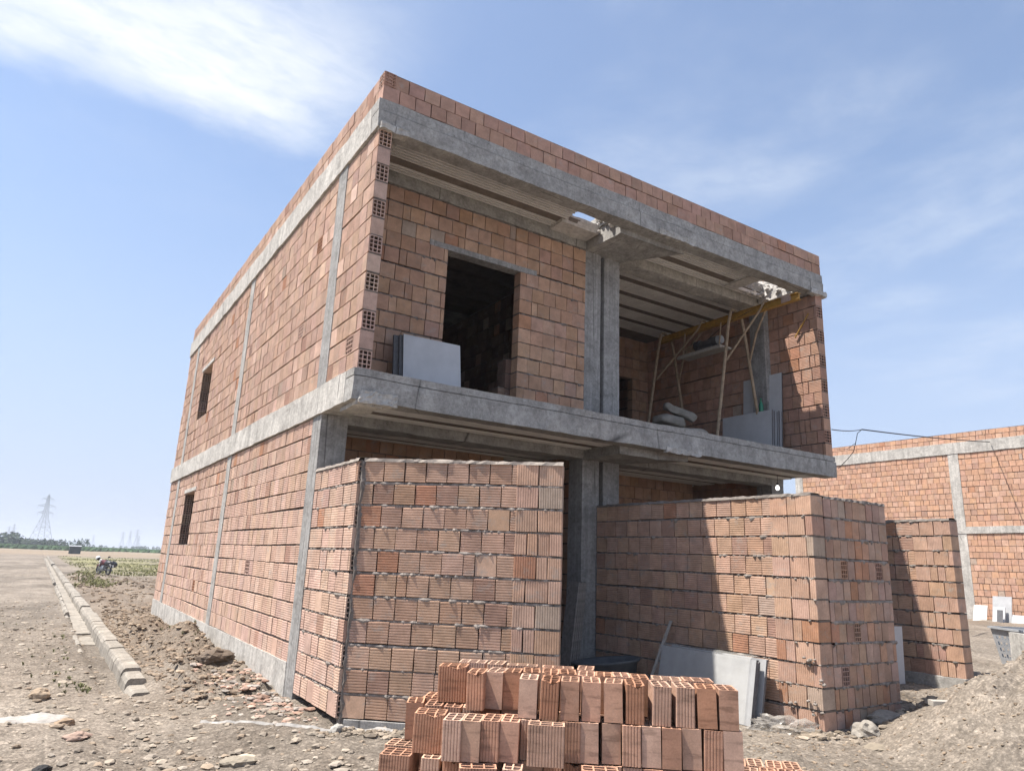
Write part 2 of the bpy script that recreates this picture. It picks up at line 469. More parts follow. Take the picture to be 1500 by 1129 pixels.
    return mb.build(name, [M['brick'], M['mortar']], parent)

def crust(mb, P0, u, L, z, T, seed, m=0):
    """uneven mortar skin left on the top course"""
    rnd = random.Random(seed); P0 = V(P0); u = V(u).normalized(); n = u.cross(Z)
    st = int(L/.05); rows = []
    for i in range(st+1):
        a = L*i/st
        h = [rnd.uniform(-.004, .012) for _ in range(4)]
        rows.append([P0+u*a+n*(.006+rnd.uniform(-.006, .012))+Z*(z-.012), P0+u*a+n*(.0)+Z*(z+.012+h[0]), P0+u*a-n*T*.35+Z*(z+.02+h[1]), P0+u*a-n*T*.7+Z*(z+.018+h[2]), P0+u*a-n*(T+.004)+Z*(z-.012)])
    for A, B in zip(rows, rows[1:]):
        for j in range(4):
            mb.poly([A[j], B[j], B[j+1], A[j+1]], m)

# ------------------------------------------------------------------ ground
def sm(t):
    t = max(0.0, min(1.0, t)); return t*t*(3-2*t)
def bump_at(x, y, cx, cy, h, rx, ry=None, p=1.0):
    ry = ry or rx
    r = math.hypot((x-cx)/rx, (y-cy)/ry)
    return h*max(0.0, 1-r)**p if p != 1.0 else h*sm(1-r)
def heap(x, y, cx, cy, h, r):
    """cone of tipped soil with a rounded top and a soft foot"""
    d = math.hypot(x-cx, y-cy)/r
    return h*(math.sqrt(max(0, 1.0-.98*min(d, 1.0)))*0+max(0.0, 1-d)**1.0*(1-.25*math.exp(-d*d*18)) if d < 1 else 0)
def ground_z(x, y):
    q = V(x, y, 0)
    d = math.hypot(x+2.4, y+6.6)
    z = .10 + .08*sm((x+1.4)/1.3)*sm((9-y)/6) + .22*sm((x-10)/9)
    n1 = MN.noise(q*.45); n2 = MN.noise(q*1.7+V(7, 3, 1)); n3 = MN.noise(q*5.1+V(1, 9, 4)); n4 = MN.noise(q*13.0)
    rough = 1.0
    if -1.95 < x < -.85 and y > 1.0: rough = .35
    fade = 1.0 if d < 40 else max(.0, 1-(d-40)/60)
    z += (.05*n1 + .035*n2 + .030*n3*rough + .013*n4*rough)*fade
    # loosened soil beside the foundation and the trench spoil beyond
    if -1.0 < x < .3 and 1.5 < y < 22:
        k = sm((x+1.0)/.3)*sm((.3-x)/.5)
        z += k*(.09*abs(MN.noise(q*2.3))+.08*abs(n3)+.03*n4) * rough
    z += bump_at(x, y, -.42, 5.2, .28, .55, 1.2) + bump_at(x, y, -.55, 8.2, .16, .5, 1.5)
    z -= bump_at(x, y, -.5, 6.9, .10, .5, .9)
    if 11 < y < 34 and x > -1:
        k = sm((x+.9)/.8)*sm((34-y)/12)*sm((y-11)/2)
        z += k*.17*(max(0, MN.noise(V(x*.9, y*.35, 2.0)))*2.0 + .5*abs(n2))
    if y > 20 and -1.2 < x < 3:
        z += .20*sm((x+1.2)/.8)*sm((3-x)/2)*max(0, MN.noise(V(x*.7, y*.16, 5.0)))*sm((y-20)/6)*sm((75-y)/20)*2
    # the heaps on the right
    hz = heap(x, y, 5.55, -4.3, 1.24, 2.15)
    hz = max(hz, heap(x, y, 8.05, -3.35, .82, 1.9))
    hz = max(hz, heap(x, y, 9.7, -2.7, .48, 1.9))
    if hz > 0: z += hz*(1+.12*n2+.10*n3) + .03*n3*min(1, hz*4)
    # hollow worn between the pillar and the heaps
    z -= bump_at(x, y, 6.2, -2.1, .06, 1.2, .5)
    # gutter channel between the two kerbs
    if -1.56 < x < -1.22 and y > 2.4: z -= .05
    if x > -1.2 and y < 14: z += .07*sm((x+1.2)/.12)*sm((.2-x)/.6)*sm((y-1.6)/.8)*(1+1.2*n2)*rough
    z -= bump_at(x, y, 2.2, -2.0, .03, 1.5)
    return z

def axis(lo, hi, fine0, fine1, step, grow):
    a = [fine0]
    while a[-1] < fine1: a.append(a[-1]+step)
    s = step
    while a[-1] < hi: s *= grow; a.append(a[-1]+s)
    b = [fine0]; s = step
    while b[-1] > lo: s *= grow; b.append(b[-1]-s)
    return b[1:][::-1] + a
gx = axis(-4000, 4000, -4.2, 9.4, .062, 1.09)
gy = axis(-60, 6000, -5.4, 6.4, .062, 1.075)
nx, ny = len(gx), len(gy)
gv = [(x, y, ground_z(x, y)) for y in gy for x in gx]
gf = [(j*nx+i, j*nx+i+1, (j+1)*nx+i+1, (j+1)*nx+i) for j in range(ny-1) for i in range(nx-1)]
me = bpy.data.meshes.new('ground'); me.from_pydata(gv, [], gf); me.polygons.foreach_set('use_smooth', [True]*len(gf)); me.update()
ground = bpy.data.objects.new('ground', me); COL.objects.link(ground); struct(ground)
m, nt, bs = node_mat('earth'); n = N(nt); p = n.pos()
sep = nt.nodes.new('ShaderNodeSeparateXYZ'); n.link(p, sep.inputs[0]); PX, PY = sep.outputs[0], sep.outputs[1]
c = n.ramp(n.noise(.9, 10, .7, p), [(.25, (.15, .122, .094)), (.42, (.215, .18, .145)), (.6, (.265, .226, .185)), (.8, (.33, .288, .24))])
g2 = n.ramp(n.noise(16, 8, .75, p), [(.25, .62), (.75, 1.3)])
c = n.mix(1.0, c, g2, 'MULTIPLY')
g3 = n.ramp(n.voronoi(38, p), [(.0, 1.25), (.5, .85), (.9, .6)])
c = n.mix(.6, c, n.mix(1.0, c, g3, 'MULTIPLY'))
vc = nt.nodes.new('ShaderNodeSeparateXYZ'); n.link(n.voronoi(26, p, 'Color'), vc.inputs[0])
vf = nt.nodes.new('ShaderNodeSeparateXYZ'); n.link(n.voronoi(75, p, 'Color'), vf.inputs[0])
c = n.mix(1.0, c, n.ramp(vc.outputs[0], [(.0, .8), (.7, 1.0), (1.0, 1.3)]), 'MULTIPLY')
c = n.mix(1.0, c, n.ramp(vf.outputs[1], [(.0, .82), (.7, 1.0), (1.0, 1.25)]), 'MULTIPLY')
trk = n.ramp(n.noise(.35, 8, .66, n.scale((1, .4, 1), p), .6), [(.36, .66), (.5, 1.0), (.64, 1.25)])
c = n.mix(1.0, c, trk, 'MULTIPLY')
# brown loosened soil right of the kerb
soil = n.math('MULTIPLY', n.ramp(PX, [(0.0, 0.0), (1.0, 1.0)]), 1.0)
mr = nt.nodes.new('ShaderNodeMapRange'); mr.inputs[1].default_value = -1.3; mr.inputs[2].default_value = -.6; n.link(PX, mr.inputs[0])
mr2 = nt.nodes.new('ShaderNodeMapRange'); mr2.inputs[1].default_value = 1.5; mr2.inputs[2].default_value = 6; n.link(PY, mr2.inputs[0])
mr3 = nt.nodes.new('ShaderNodeMapRange'); mr3.inputs[1].default_value = 40; mr3.inputs[2].default_value = 24; n.link(PY, mr3.inputs[0])
f = n.math('MULTIPLY', n.math('MULTIPLY', mr.outputs[0], mr2.outputs[0]), n.math('MULTIPLY', mr3.outputs[0], n.ramp(n.noise(1.6, 8, .7, p), [(.35, .15), (.6, 1.0)])))
c = n.mix(n.math('MULTIPLY', f, .8), c, n.mix(1.0, (.185, .138, .10), g2, 'MULTIPLY'))
# yellowish meadow beyond, with bare spots
md = nt.nodes.new('ShaderNodeMapRange'); md.inputs[1].default_value = 36; md.inputs[2].default_value = 48; n.link(PY, md.inputs[0])
md2 = nt.nodes.new('ShaderNodeMapRange'); md2.inputs[1].default_value = 118; md2.inputs[2].default_value = 100; n.link(PY, md2.inputs[0])
mx = nt.nodes.new('ShaderNodeMapRange'); mx.inputs[1].default_value = -.3; mx.inputs[2].default_value = .8; n.link(PX, mx.inputs[0])
mead = n.math('MULTIPLY', n.math('MULTIPLY', md.outputs[0], md2.outputs[0]), n.math('MULTIPLY', mx.outputs[0], n.ramp(n.noise(.16, 6, .65, n.scale((1, .55, 1), p)), [(.36, .0), (.56, 1.0)])))
c = n.mix(mead, c, n.ramp(n.noise(.7, 5, .6, p), [(.3, (.17, .165, .075)), (.7, (.25, .225, .125))]))
# far tilled land, then the green crop strip
fa = nt.nodes.new('ShaderNodeMapRange'); fa.inputs[1].default_value = 105; fa.inputs[2].default_value = 135; n.link(PY, fa.inputs[0])
c = n.mix(fa.outputs[0], c, n.ramp(n.noise(.05, 6, .6, n.scale((1, .25, 1), p)), [(.3, (.20, .155, .11)), (.7, (.27, .215, .155))]))
fb = nt.nodes.new('ShaderNodeMapRange'); fb.inputs[1].default_value = 225; fb.inputs[2].default_value = 260; n.link(PY, fb.inputs[0])
c = n.mix(fb.outputs[0], c, n.ramp(n.noise(.03, 4, .6, n.scale((1, .2, 1), p)), [(.3, (.10, .13, .05)), (.7, (.17, .19, .08))]))
n.link(c, bs.inputs['Base Color'])
h = n.math('ADD', n.math('MULTIPLY', n.noise(22, 9, .78, p), 1.0), n.math('MULTIPLY', n.voronoi(30, p), -.5))
n.bump(bs, h, .8, .03)
bs.inputs['Specular IOR Level'].default_value = .1
M['earth'] = m; ground.data.materials.append(m)

# stones and clods (beyond counting)
def in_house(x, y):
    return (-.03 < x < 8.3 and .9 < y < 12) or (x > 24.3)
rs = random.Random(5)
def scatter(name, mat, count, gen, size, flat=(.35, .8), pal=((1, 1, 1),), sub=0, el=(1, 1.8)):
    mb = MB(); c = 0
    while c < count:
        x, y = gen()
        if in_house(x, y): continue
        r = size(x, y); z = ground_z(x, y)
        k = rs.uniform(.75, 1.25); pc = rs.choice(pal)
        mb.rock((x, y, z+r*.15), r, rs.random()*50, rs.uniform(*flat), 0, (pc[0]*k, pc[1]*k, pc[2]*k), sub, rs.uniform(*el), rs.random()*6.28)
        c += 1
    return struct(mb.build(name, M[mat]), 'stuff')
def near_left():
    d = rs.uniform(0, 1)**.8
    y = -4.5 + 22*d**1.6; x = rs.uniform(-1.9-(y+6)*.55-.5, min(-.1, -1.45+max(0, 2.2-y)*.8))
    return x, y
GPAL = [(1, 1, 1), (1.06, 1.05, 1.02), (.9, .88, .86), (1.16, 1.14, 1.1), (.88, .8, .72)]
def logsize(lo, hi, p=2.6):
    return lambda x, y: lo + (hi-lo)*rs.random()**p
scatter('gravel', 'stone', 17000, near_left, logsize(.004, .044, 5.0), (.3, .65), GPAL)
def front():
    return rs.uniform(-2.2, 2.0), rs.uniform(-4.6, .2)
scatter('gravel', 'stone', 2600, front, logsize(.003, .024, 4.2), (.35, .7), GPAL)
def right_front():
    return rs.uniform(1.6, 9.5), rs.uniform(-5.6, -1.0)
scatter('gravel', 'clod', 11000, right_front, logsize(.002, .017, 4.2), (.5, .9), [(1.0, .98, .95), (1.2, 1.18, 1.14), (.9, .86, .82), (1.1, 1.06, 1.0)])
def side():
    return rs.uniform(-1.05, -.02), rs.uniform(1.3, 12)
scatter('dirt', 'clod', 5200, side, logsize(.005, .04, 4.6), (.4, .8), [(1, 1, 1), (.85, .82, .8), (1.15, 1.1, 1.05), (1.35, 1.33, 1.28)])
def spoil():
    y = rs.uniform(11, 36); return rs.uniform(-.9, 1.0+.08*(y-6.6)), y
scatter('dirt', 'clod', 2200, spoil, logsize(.01, .075, 3.6), (.35, .7), [(.8, .76, .72), (.6, .55, .5), (1.1, 1.05, 1)])
def chips():
    t = rs.random()
    return rs.gauss(-.28+.25*(1-t)*.5, .17)-.05, .1+2.6*t+rs.gauss(0, .2)
scatter('rubble', 'rubble', 460, lambda: (lambda q: (min(q[0], -.04), q[1]))(chips()), logsize(.008, .05, 2.8), (.3, .6), [(1, 1, 1), (1.15, 1.1, 1.1), (.9, .8, .75), (.9, 1.1, 1.2)])
def foot():
    r = rs.random()
    if r < .5:
        t = rs.random(); return .02+1.5*t+rs.gauss(-.09, .08), -.36-1.22*t+rs.gauss(-.10, .08)
    if r < .8: return 4.0+rs.gauss(-.12, .10), rs.uniform(-2.4, -1.5)
    return rs.uniform(4.0, 5.6), -2.3+rs.gauss(-.12, .1)
scatter('rubble', 'stone', 800, foot, logsize(.006, .04, 2.8), (.4, .8), [(.85, .82, .78), (.7, .66, .6), (1.1, 1.06, 1.0)])

# ------------------------------------------------------------------ the house
W, L = 8.036, 11.84
ZF, Z1B, Z1T, Z2B, Z2T, ZP = .5, 3.12, 3.45, 6.2, 6.56, 6.93
D = .945
house = thing('unfinished_house', 'two-storey house shell of hollow red brick with open upper terrace, nearest to the camera', 'house', (0, 0, 0))
# foundation strip and columns of the long side
mb = MB(); mb.grid_box(-.012, .2, D+.3, L, -.2, ZF, .14, .006); mb.build('foundation', M['concrete_pale'], house)
def column(x0, x1, y0, y1, z0, z1, mat='concrete_board'):
    b = MB(); b.grid_box(x0, x1, y0, y1, z0, z1, .15, .004); return b.build('column', M[mat], house)
column(-.006, .3, D, D+.3, -.2, Z1B)
column(-.006, .3, D, D+.3, Z1T, Z2B)
for y in (5.4, 10.5):
    column(-.008, .25, y, y+.27, ZF, Z1B, 'concrete'); column(-.008, .25, y, y+.27, Z1T, Z2B, 'concrete')
# long side panels, u = -Y so a = start - y
PINK = [(.52, .357, .277), (.50, .338, .257), (.54, .377, .296), (.51, .346, .262), (.49, .332, .262)]
def side_panel(ya, yb, z0, z1, nc, seed, openings=(), **k):
    # ya < yb ; wall runs from yb (back) to ya
    ops = [(yb-o[1], yb-o[0], o[2], o[3]) for o in openings]
    return wall('brick_panel', house, (0, yb, 0), (0, -1, 0), yb-ya, z0, z1, nc, .15, .2, 'h', seed, ops, pal=PINK, odd=.04, gap=.007, frontx=.008, half=.12, **k)
side_panel(D+.3, 5.4, ZF, Z1B, 13, 1)
side_panel(5.67, 10.5, ZF, Z1B, 13, 2, [(8.42, 9.5, 1.69, 2.73)], hollow0=0, hollow1=0)
side_panel(10.77, L, ZF, Z1B, 13, 3)
side_panel(0, D, Z1T, Z2B, 13, 4, hollow1=0, joint=.016)
side_panel(D+.3, 5.4, Z1T, Z2B, 13, 5)
side_panel(5.67, 10.5, Z1T, Z2B, 13, 6, [(8.48, 9.55, 4.34, 5.36)], hollow0=0, hollow1=0)
side_panel(10.77, L, Z1T, Z2B, 13, 7)
for (y0, y1, z) in ((8.3, 9.6, 2.74), (8.36, 9.66, 5.37)):
    b = MB(); b.grid_box(-.014, .15, y0, y1, z, z+.07, .1, .004); b.build('lintel', M['concrete_pale'], house)
# long side beams
b = MB(); b.grid_box(-.03, .3, .205, L+.02, Z1B, Z1T, .1, .011, fr=2.2); b.build('floor_beam', M['concrete_pale'], house)
b = MB(); b.grid_box(-.03, .3, .205, L+.02, Z2B, Z2T, .1, .011, fr=2.2); b.build('roof_beam', M['concrete_pale'], house)
# front beams, the upper board mark set back a little
def front_beam(name, z0, z1, zm):
    b = MB()
    b.grid_box(-.03, W+.02, -.02, .2, z0, zm, .09, .009, fr=2.5)
    b.grid_box(-.03, W+.02, -.008, .2, zm+.012, z1, .09, .009, fr=2.5)
    b.box(.0, W, .012, .19, zm-.01, zm+.02)
    return b.build(name, M['concrete'], house)
fb1 = front_beam('floor_beam', Z1B, Z1T, Z1T-.09); fb2 = front_beam('roof_beam', Z2B, Z2T, Z2T-.15)
# spilled concrete lips at the corners and the cantilever
def lips(spots, name='concrete_lip', mat='concrete_pale'):
    for (x0, x1, y0, y1, z0, z1) in spots:
        b = MB(); b.grid_box(x0, x1, y0, y1, z0, z1, .028, .02, fr=9); b.build(name, M[mat], house)
lips([(.0, .34, -.045, .06, Z2B-.02, Z2B+.055), (.04, .46, -.05, .1, Z1B-.03, Z1B+.10), (W-.34, W+.05, -.05, .05, Z2B-.04, Z2B+.05), (4.22, 4.95, -.035, .03, Z2B-.005, Z2B+.075), (4.3, 4.95, -.035, .03, Z1B-.03, Z1B+.04)])
b = MB(); b.grid_box(0.02, .3, -.01, .45, Z1B-.05, Z1B+.0, .05, .012, fr=5); b.build('concrete_lip', M['concrete_pale'], house)
# parapet, two courses on all four sides
fpal = [(.44, .265, .195), (.42, .25, .18), (.455, .28, .205), (.43, .26, .195)]
wall('parapet', house, (0.0, .0, 0), (1, 0, 0), W, Z2T+.004, ZP, 2, .15, .2, 'n', 21, pal=fpal, odd=.05, joint=.012, hollow0=1)
wall('parapet', house, (.0, L, 0), (0, -1, 0), L-.155, Z2T+.004, ZP, 2, .15, .2, 'h', 22, pal=PINK, odd=.05, joint=.012)
wall('parapet', house, (W, .155, 0), (0, 1, 0), L-.155, Z2T+.004, ZP, 2, .15, .2, 'n', 23, pal=fpal, odd=.05, joint=.012)
# hollow block of the parapet corner seen from the front
b = MB(); hollow_face(b, (.004, -.006, Z2T+.19), (1, 0, 0), Z, (0, 1, 0), .14, .172, 3, 4, .011, .05, (.42, .24, .17)); b.build('corner_block', M['brick'], house)
# upper front wall with the doorway
wpal = [(.45, .28, .185), (.43, .262, .17), (.47, .297, .20), (.44, .28, .20), (.42, .257, .178)]
wall('brick_panel', house, (.15, D, 0), (1, 0, 0), 3.67-.15, Z1T, 6.14, 13, .15, .2, 'n', 31, [(1.26, 2.39, 3.4, 5.48)], pal=wpal, odd=.10, hollow1=None, joint=.02, half=.06, ragged=1.5, gap=.008, mortar_out=.005, mtone=1.1)
b = MB(); b.grid_box(1.14, 2.80, D-.008, D+.16, 5.485, 5.56, .1, .005); b.build('lintel', M['concrete_board'], house)
b = MB(); b.grid_box(.1, 3.67, D-.015, D+.25, 6.14, 6.34, .1, .012); b.build('roof_beam', M['concrete'], house)
# twin columns
for z0, z1 in ((-.1, Z1B), (Z1T, Z2B)):
    column(3.67, 3.965, D, D+.3, z0, z1); column(4.035, 4.33, D, D+.3, z0, z1)
    column(W-.33, W-.02, D, D+.3, z0, z1)
    b = MB(); b.box(3.96, 4.04, D+.22, D+.26, z0, z1); b.build('joint_dark_strip', M['dark'], house)  # near-black strip set back between the columns, painting the gap's shade
# cantilever beams over the twin columns
b = MB(); b.grid_box(3.68, 4.36, .19, D+.3, 6.12, 6.5, .09, .01); b.build('cantilever_beam', M['concrete'], house)
b = MB(); b.grid_box(3.68, 4.36, .19, D+.3, 3.02, 3.4, .09, .01); b.build('cantilever_beam', M['concrete'], house)
for z0 in (6.12, 3.02):
    b = MB(); vs_c = [(4.36, D+.0, z0), (4.36, .19, z0), (4.92, .19, z0+.03), (4.36, D+.0, z0+.38), (4.36, .19, z0+.38), (4.92, .19, z0+.38)]
    b.mesh(vs_c, [(0, 2, 1), (3, 4, 5), (0, 3, 5, 2), (1, 2, 5, 4), (0, 1, 4, 3)]); b.build('cantilever_haunch', M['concrete'], house)
# soffits: pale ribbed filler blocks between dark joists, running along x
def soffit(x0, x1, y0, y1, z, strips, name):
    """strips: list of (y0,y1) of block rows; joists fill the rest"""
    b = MB()
    for (a, e) in strips:
        nrib = max(2, int(round((e-a)/.058))); p_ = (e-a)/nrib
        for i in range(nrib):
            ya = a+i*p_
            pts = [(ya, z+.055), (ya+.04*p_, z), (ya+.5*p_, z), (ya+p_*.54, z+.055)]
            xx = x0; rr = random.Random(int(a*100)+i*0+int(x0*10))
            while xx < x1-.01:
                xe = min(xx+rr.choice([1.6, 1.9, 2.1]), x1)
                cc = (1, 1, 1) if int(xx*10) % 2 else (.92, .92, .92)
                for (s0, d0), (s1, d1) in zip(pts, pts[1:]+[(ya+p_, z+.055)]):
                    b.poly([(xx, s0, d0), (xx, s1, d1), (xe-.008, s1, d1), (xe-.008, s0, d0)], 0, cc)
                xx = xe
    b.build(name, M['soffit'], house)
    j = MB(); j.box(x0, x1, y0, y1, z+.06, z+.08)
    edges = [y0] + [q for st_ in strips for q in st_] + [y1]
    for g0, g1 in zip(edges[::2], edges[1::2]):
        if g1-g0 > .02: j.box(x0, x1, g0+.004, g1-.004, z+.014, z+.058)
    j.build('joist', M['joist'], house)
ZS = 6.30
soffit(.29, 3.05, .2, .94, ZS, [(.22, .63), (.77, .94)], 'soffit')
soffit(3.05, 3.68, .64, .94, ZS, [(.77, .94)], 'soffit')
soffit(4.36, 6.62, .2, .96, ZS, [(.22, .63), (.77, .96)], 'soffit')
soffit(6.62, W-.15, .83, .96, ZS, [(.82, .96)], 'soffit')
b = MB(); b.grid_box(4.33, W-.1, .96, 1.26, 6.16, 6.5, .1, .012); b.build('roof_beam', M['concrete_pale'], house)
rows = [(1.28+.5*i, 1.28+.5*i+.37) for i in range(6)]
soffit(4.2, W-.15, 1.26, 4.1, ZS, [r for r in rows if r[1] < 4.1], 'soffit')
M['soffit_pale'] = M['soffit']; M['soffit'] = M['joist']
soffit(.15, 4.0, 1.2, 5.0, ZS, [(1.28+.5*i, 1.66+.5*i) for i in range(7)], 'soffit'); M['soffit'] = M['soffit_pale']  # blocks take the dark joist colour, painting in this room's shade
# ground floor soffit
ZG = 3.145
soffit(.3, 3.7, .2, .94, ZG, [(.21, .58), (.77, .94)], 'soffit')
soffit(4.36, W-.02, .2, .94, ZG, [(.21, .58), (.77, .94)], 'soffit')
b = MB(); b.grid_box(.3, 3.68, .94, 1.24, 3.03, 3.42, .12, .012); b.build('floor_beam', M['concrete'], house)
b = MB(); b.grid_box(4.35, W-.02, .94, 1.24, 3.03, 3.42, .12, .012); b.build('floor_beam', M['concrete'], house)
soffit(.2, W-.02, 1.24, 4.0, ZG, [r for r in rows if r[1] < 4.0], 'soffit')
# slabs (with the two broken holes through the roof)
def slab_with_holes(name, z0, z1, holes, mat):
    b = MB()
    xs = sorted({.0, W, *[h[0] for h in holes], *[h[1] for h in holes]}); ys = sorted({.195, L, *[h[2] for h in holes], *[h[3] for h in holes]})
    for xa, xb in zip(xs, xs[1:]):
        for ya, yb in zip(ys, ys[1:]):
            if any(h[0] <= xa and xb <= h[1] and h[2] <= ya and yb <= h[3] for h in holes): continue
            b.box(xa, xb, ya, yb, z0, z1)
    return b.build(name, M[mat], house)
H1 = (3.02, 3.66, .195, .88); H2 = (6.86, 7.57, .195, .82)
slab_with_holes('roof_slab', 6.38, 6.545, [H1, H2], 'concrete')
slab_with_holes('floor_slab', 3.29, 3.44, [], 'concrete')
# ragged edges of the holes
b = MB(); rr = random.Random(3)
for (x0, x1, y0, y1) in (H1, H2):
    for i in range(70):
        side_ = rr.random()
        if side_ < .55: x, y = x1+rr.uniform(-.03, .06), rr.uniform(y0, y1)
        elif side_ < .75: x, y = x0-rr.uniform(-.03, .06), rr.uniform(y0, y1)
        else: x, y = rr.uniform(x0, x1), y1+rr.uniform(.0, .06)
        b.rock((x, y, rr.uniform(6.28, 6.52)), rr.uniform(.02, .055), rr.random()*30, .8, 0, (rr.uniform(.7, 1.2),)*3, 1)
for i in range(300):
    b.rock((7.74+rr.gauss(0, .05), rr.uniform(.45, 1.7), rr.uniform(6.46, 6.90)), rr.uniform(.025, .07), rr.random()*30, .8, 0, (rr.uniform(.6, 1.1),)*3, 1)
struct(b.build('broken_edge', M['broken'], house), 'stuff')
for (x0, x1, y0, y1, z0, z1) in ((3.0, 3.66, .64, .94, 6.26, 6.42), (6.60, 6.86, .2, .86, 6.28, 6.42), (7.57, W, .2, .94, 6.22, 6.50)):
    b = MB(); b.grid_box(x0, x1, y0, y1, z0, z1, .05, .014, fr=5); b.build('broken_edge', M['broken'], house)
# right end wall of the upper floor, with the block ends at the front
wall('brick_panel', house, (W-.15, .0, 0), (0, -1, 0), .0001, 0, .1, 1, build=False)
rp = [(.44, .265, .19), (.42, .25, .18), (.46, .28, .205)]
wall('brick_panel', house, (W-.20, D, 0), (0, -1, 0), D, Z1T, Z2B, 13, .18, .2, 'h', 41, pal=rp, odd=.05, hollow1=1, joint=.016, gap=.01, half=.2)
wall('brick_panel', house, (W-.20, 4.0, 0), (0, -1, 0), 4.0-D-.3, Z1T, 6.3, 13, .18, .2, 'n', 42, pal=rp, joint=.016)
wall('brick_panel', house, (W-.02, 4.0, 0), (0, 1, 0), L-4.0, Z1T, 6.3, 13, .15, .2, 'n', 47, pal=rp)
# back wall of the terrace room with its doorway, and the partition
wall('brick_panel', house, (4.2, 4.0, 0), (1, 0, 0), W-.2-4.2, Z1T, 6.3, 13, .15, .2, 'n', 43, [(2.35, 3.2, 3.4, 5.45)], pal=wpal)
wall('brick_panel', house, (4.2, D+.3, 0), (0, 1, 0), 4.0-D-.3, Z1T, 6.3, 13, .15, .2, 'n', 44, pal=wpal)
shade_pal = [(.20, .125, .09), (.17, .105, .08), (.22, .14, .10)]  # bricks behind the doorway darkened, the room's shade put into their colour
wall('brick_panel', house, (4.0, L-.2, 0), (0, -1, 0), L-D-.5, Z1T, 6.3, 13, .12, .2, 'n', 45, pal=shade_pal)
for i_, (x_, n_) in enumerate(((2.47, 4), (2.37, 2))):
    wall('brick_stub', house, (x_, 1.12+.004*i_, 0), (1, 0, 0), .11, Z1T, Z1T+.205*n_, n_, .2, .2, 'n', 48+i_, pal=shade_pal)
wall('brick_panel', house, (W, L, 0), (-1, 0, 0), W-.15, Z1T, 6.2, 13, .15, .2, 'n', 46, pal=wpal)
# ground floor rooms
wall('brick_panel', house, (.2, 2.4, 0), (1, 0, 0), 3.1, .2, 3.2, 14, .15, .2, 'n', 51, pal=wpal)
wall('brick_panel', house, (4.35, 2.6, 0), (1, 0, 0), 3.25, .2, 3.2, 14, .15, .2, 'n', 52, pal=wpal)
wall('brick_panel', house, (W-.20, 4.0, 0), (0, -1, 0), 4-D-.3, .2, 3.26, 15, .18, .2, 'n', 53, pal=wpal)
wall('brick_panel', house, (4.1, 1.3, 0), (0, 1, 0), 5.0, .2, 3.2, 14, .15, .2, 'n', 54, pal=wpal)
wall('brick_panel', house, (W, L, 0), (-1, 0, 0), W-.15, .2, 3.1, 14, .15, .2, 'n', 55, pal=wpal)
wall('brick_panel', house, (W-.02, 4.0, 0), (0, 1, 0), L-4.0, .2, 3.12, 14, .15, .2, 'n', 56, pal=wpal)
wall('brick_panel', house, (.15, 5.0, 0), (1, 0, 0), 3.9, .2, 3.2, 14, .15, .2, 'n', 57, pal=wpal)

# ------------------------------------------------------------------ low enclosure walls
LPAL = [(.49, .315, .22), (.51, .33, .235), (.47, .295, .20), (.495, .325, .24), (.48, .31, .225)]
low = thing('brick_wall', 'chest-high brick enclosure wall turning a corner below the left of the terrace', 'wall', (.4, -.4, .2))
wall('side_panel', low, (0, D-.005, 0), (0, -1, 0), D+.3, .25, 2.49, 11, .15, .2, 'h', 61, pal=PINK, odd=.05, hollow1=0, joint=.02, mortar_out=.010, ragged=1.4, mtone=1.15)
ud = V(1.44, -1.19, 0).normalized()
wall('front_panel', low, (.045, -.322, 0), ud, 1.87, .25, 2.49, 11, .17, .2, 'h', 62, pal=LPAL, odd=.11, pillar=(1.45, 1.87), joint=.021, mortar_out=.011, ragged=1.4, mtone=1.45, half=.03)
b = MB(); b.grid_box(.03, .12, -.33, -.24, .2, 2.47, .04, .018, fr=8); b.build('mortar_fill', M['mortar'], low)
b = MB(); crust(b, (0, D, 0), (0, -1, 0), D+.32, 2.485, .15, 5); crust(b, (.045, -.322, 0), ud, 1.87, 2.485, .17, 6); b.build('mortar_cap', M['cap'], low)
b = MB(); b.obox(V(.05, -.36, -.05), ud*1.88, V(.64, .77, 0)*.2, (0, 0, .29)); b.build('footing', M['concrete_board'], low)

rw = thing('brick_wall', 'chest-high brick enclosure wall with a square brick pillar at its front corner, beside the slabs', 'wall', (4.3, -1.5, .2))
ur = V(.15, -3.175, 0).normalized()
wall('side_panel', rw, (3.92, D-.02, 0), ur, D+2.23, .155, 2.4, 11, .2, .2, 'h', 71, pal=LPAL, odd=.14, pillar=(2.7, D+2.23), joint=.018, mortar_out=.008, ragged=1.6, half=.05, mtone=1.15)
RPAL = [(.44, .285, .205), (.42, .265, .19), (.45, .30, .235), (.40, .265, .21), (.45, .265, .175)]
wall('front_panel', rw, (4.275, -2.245, 0), (1, 0, 0), 1.12, .155, 2.385, 11, .2, .125, 'n', 72, pal=RPAL, odd=.2, joint=.022, mortar_out=.012, ragged=1.9, mtone=1.3, frontx=.09, gap=.008, hollow1=1)
wall('side_panel', rw, (5.395+.18, -2.05, 0), (0, 1, 0), 1.4, .155, 2.385, 11, .18, .2, 'n', 73, pal=RPAL)
b = MB(); crust(b, (3.92, D-.02, 0), ur, D+2.23, 2.395, .2, 7); crust(b, (4.275, -2.245, 0), (1, 0, 0), 1.12, 2.38, .2, 8); b.build('mortar_cap', M['mortar'], rw)
b = MB(); rr = random.Random(9)
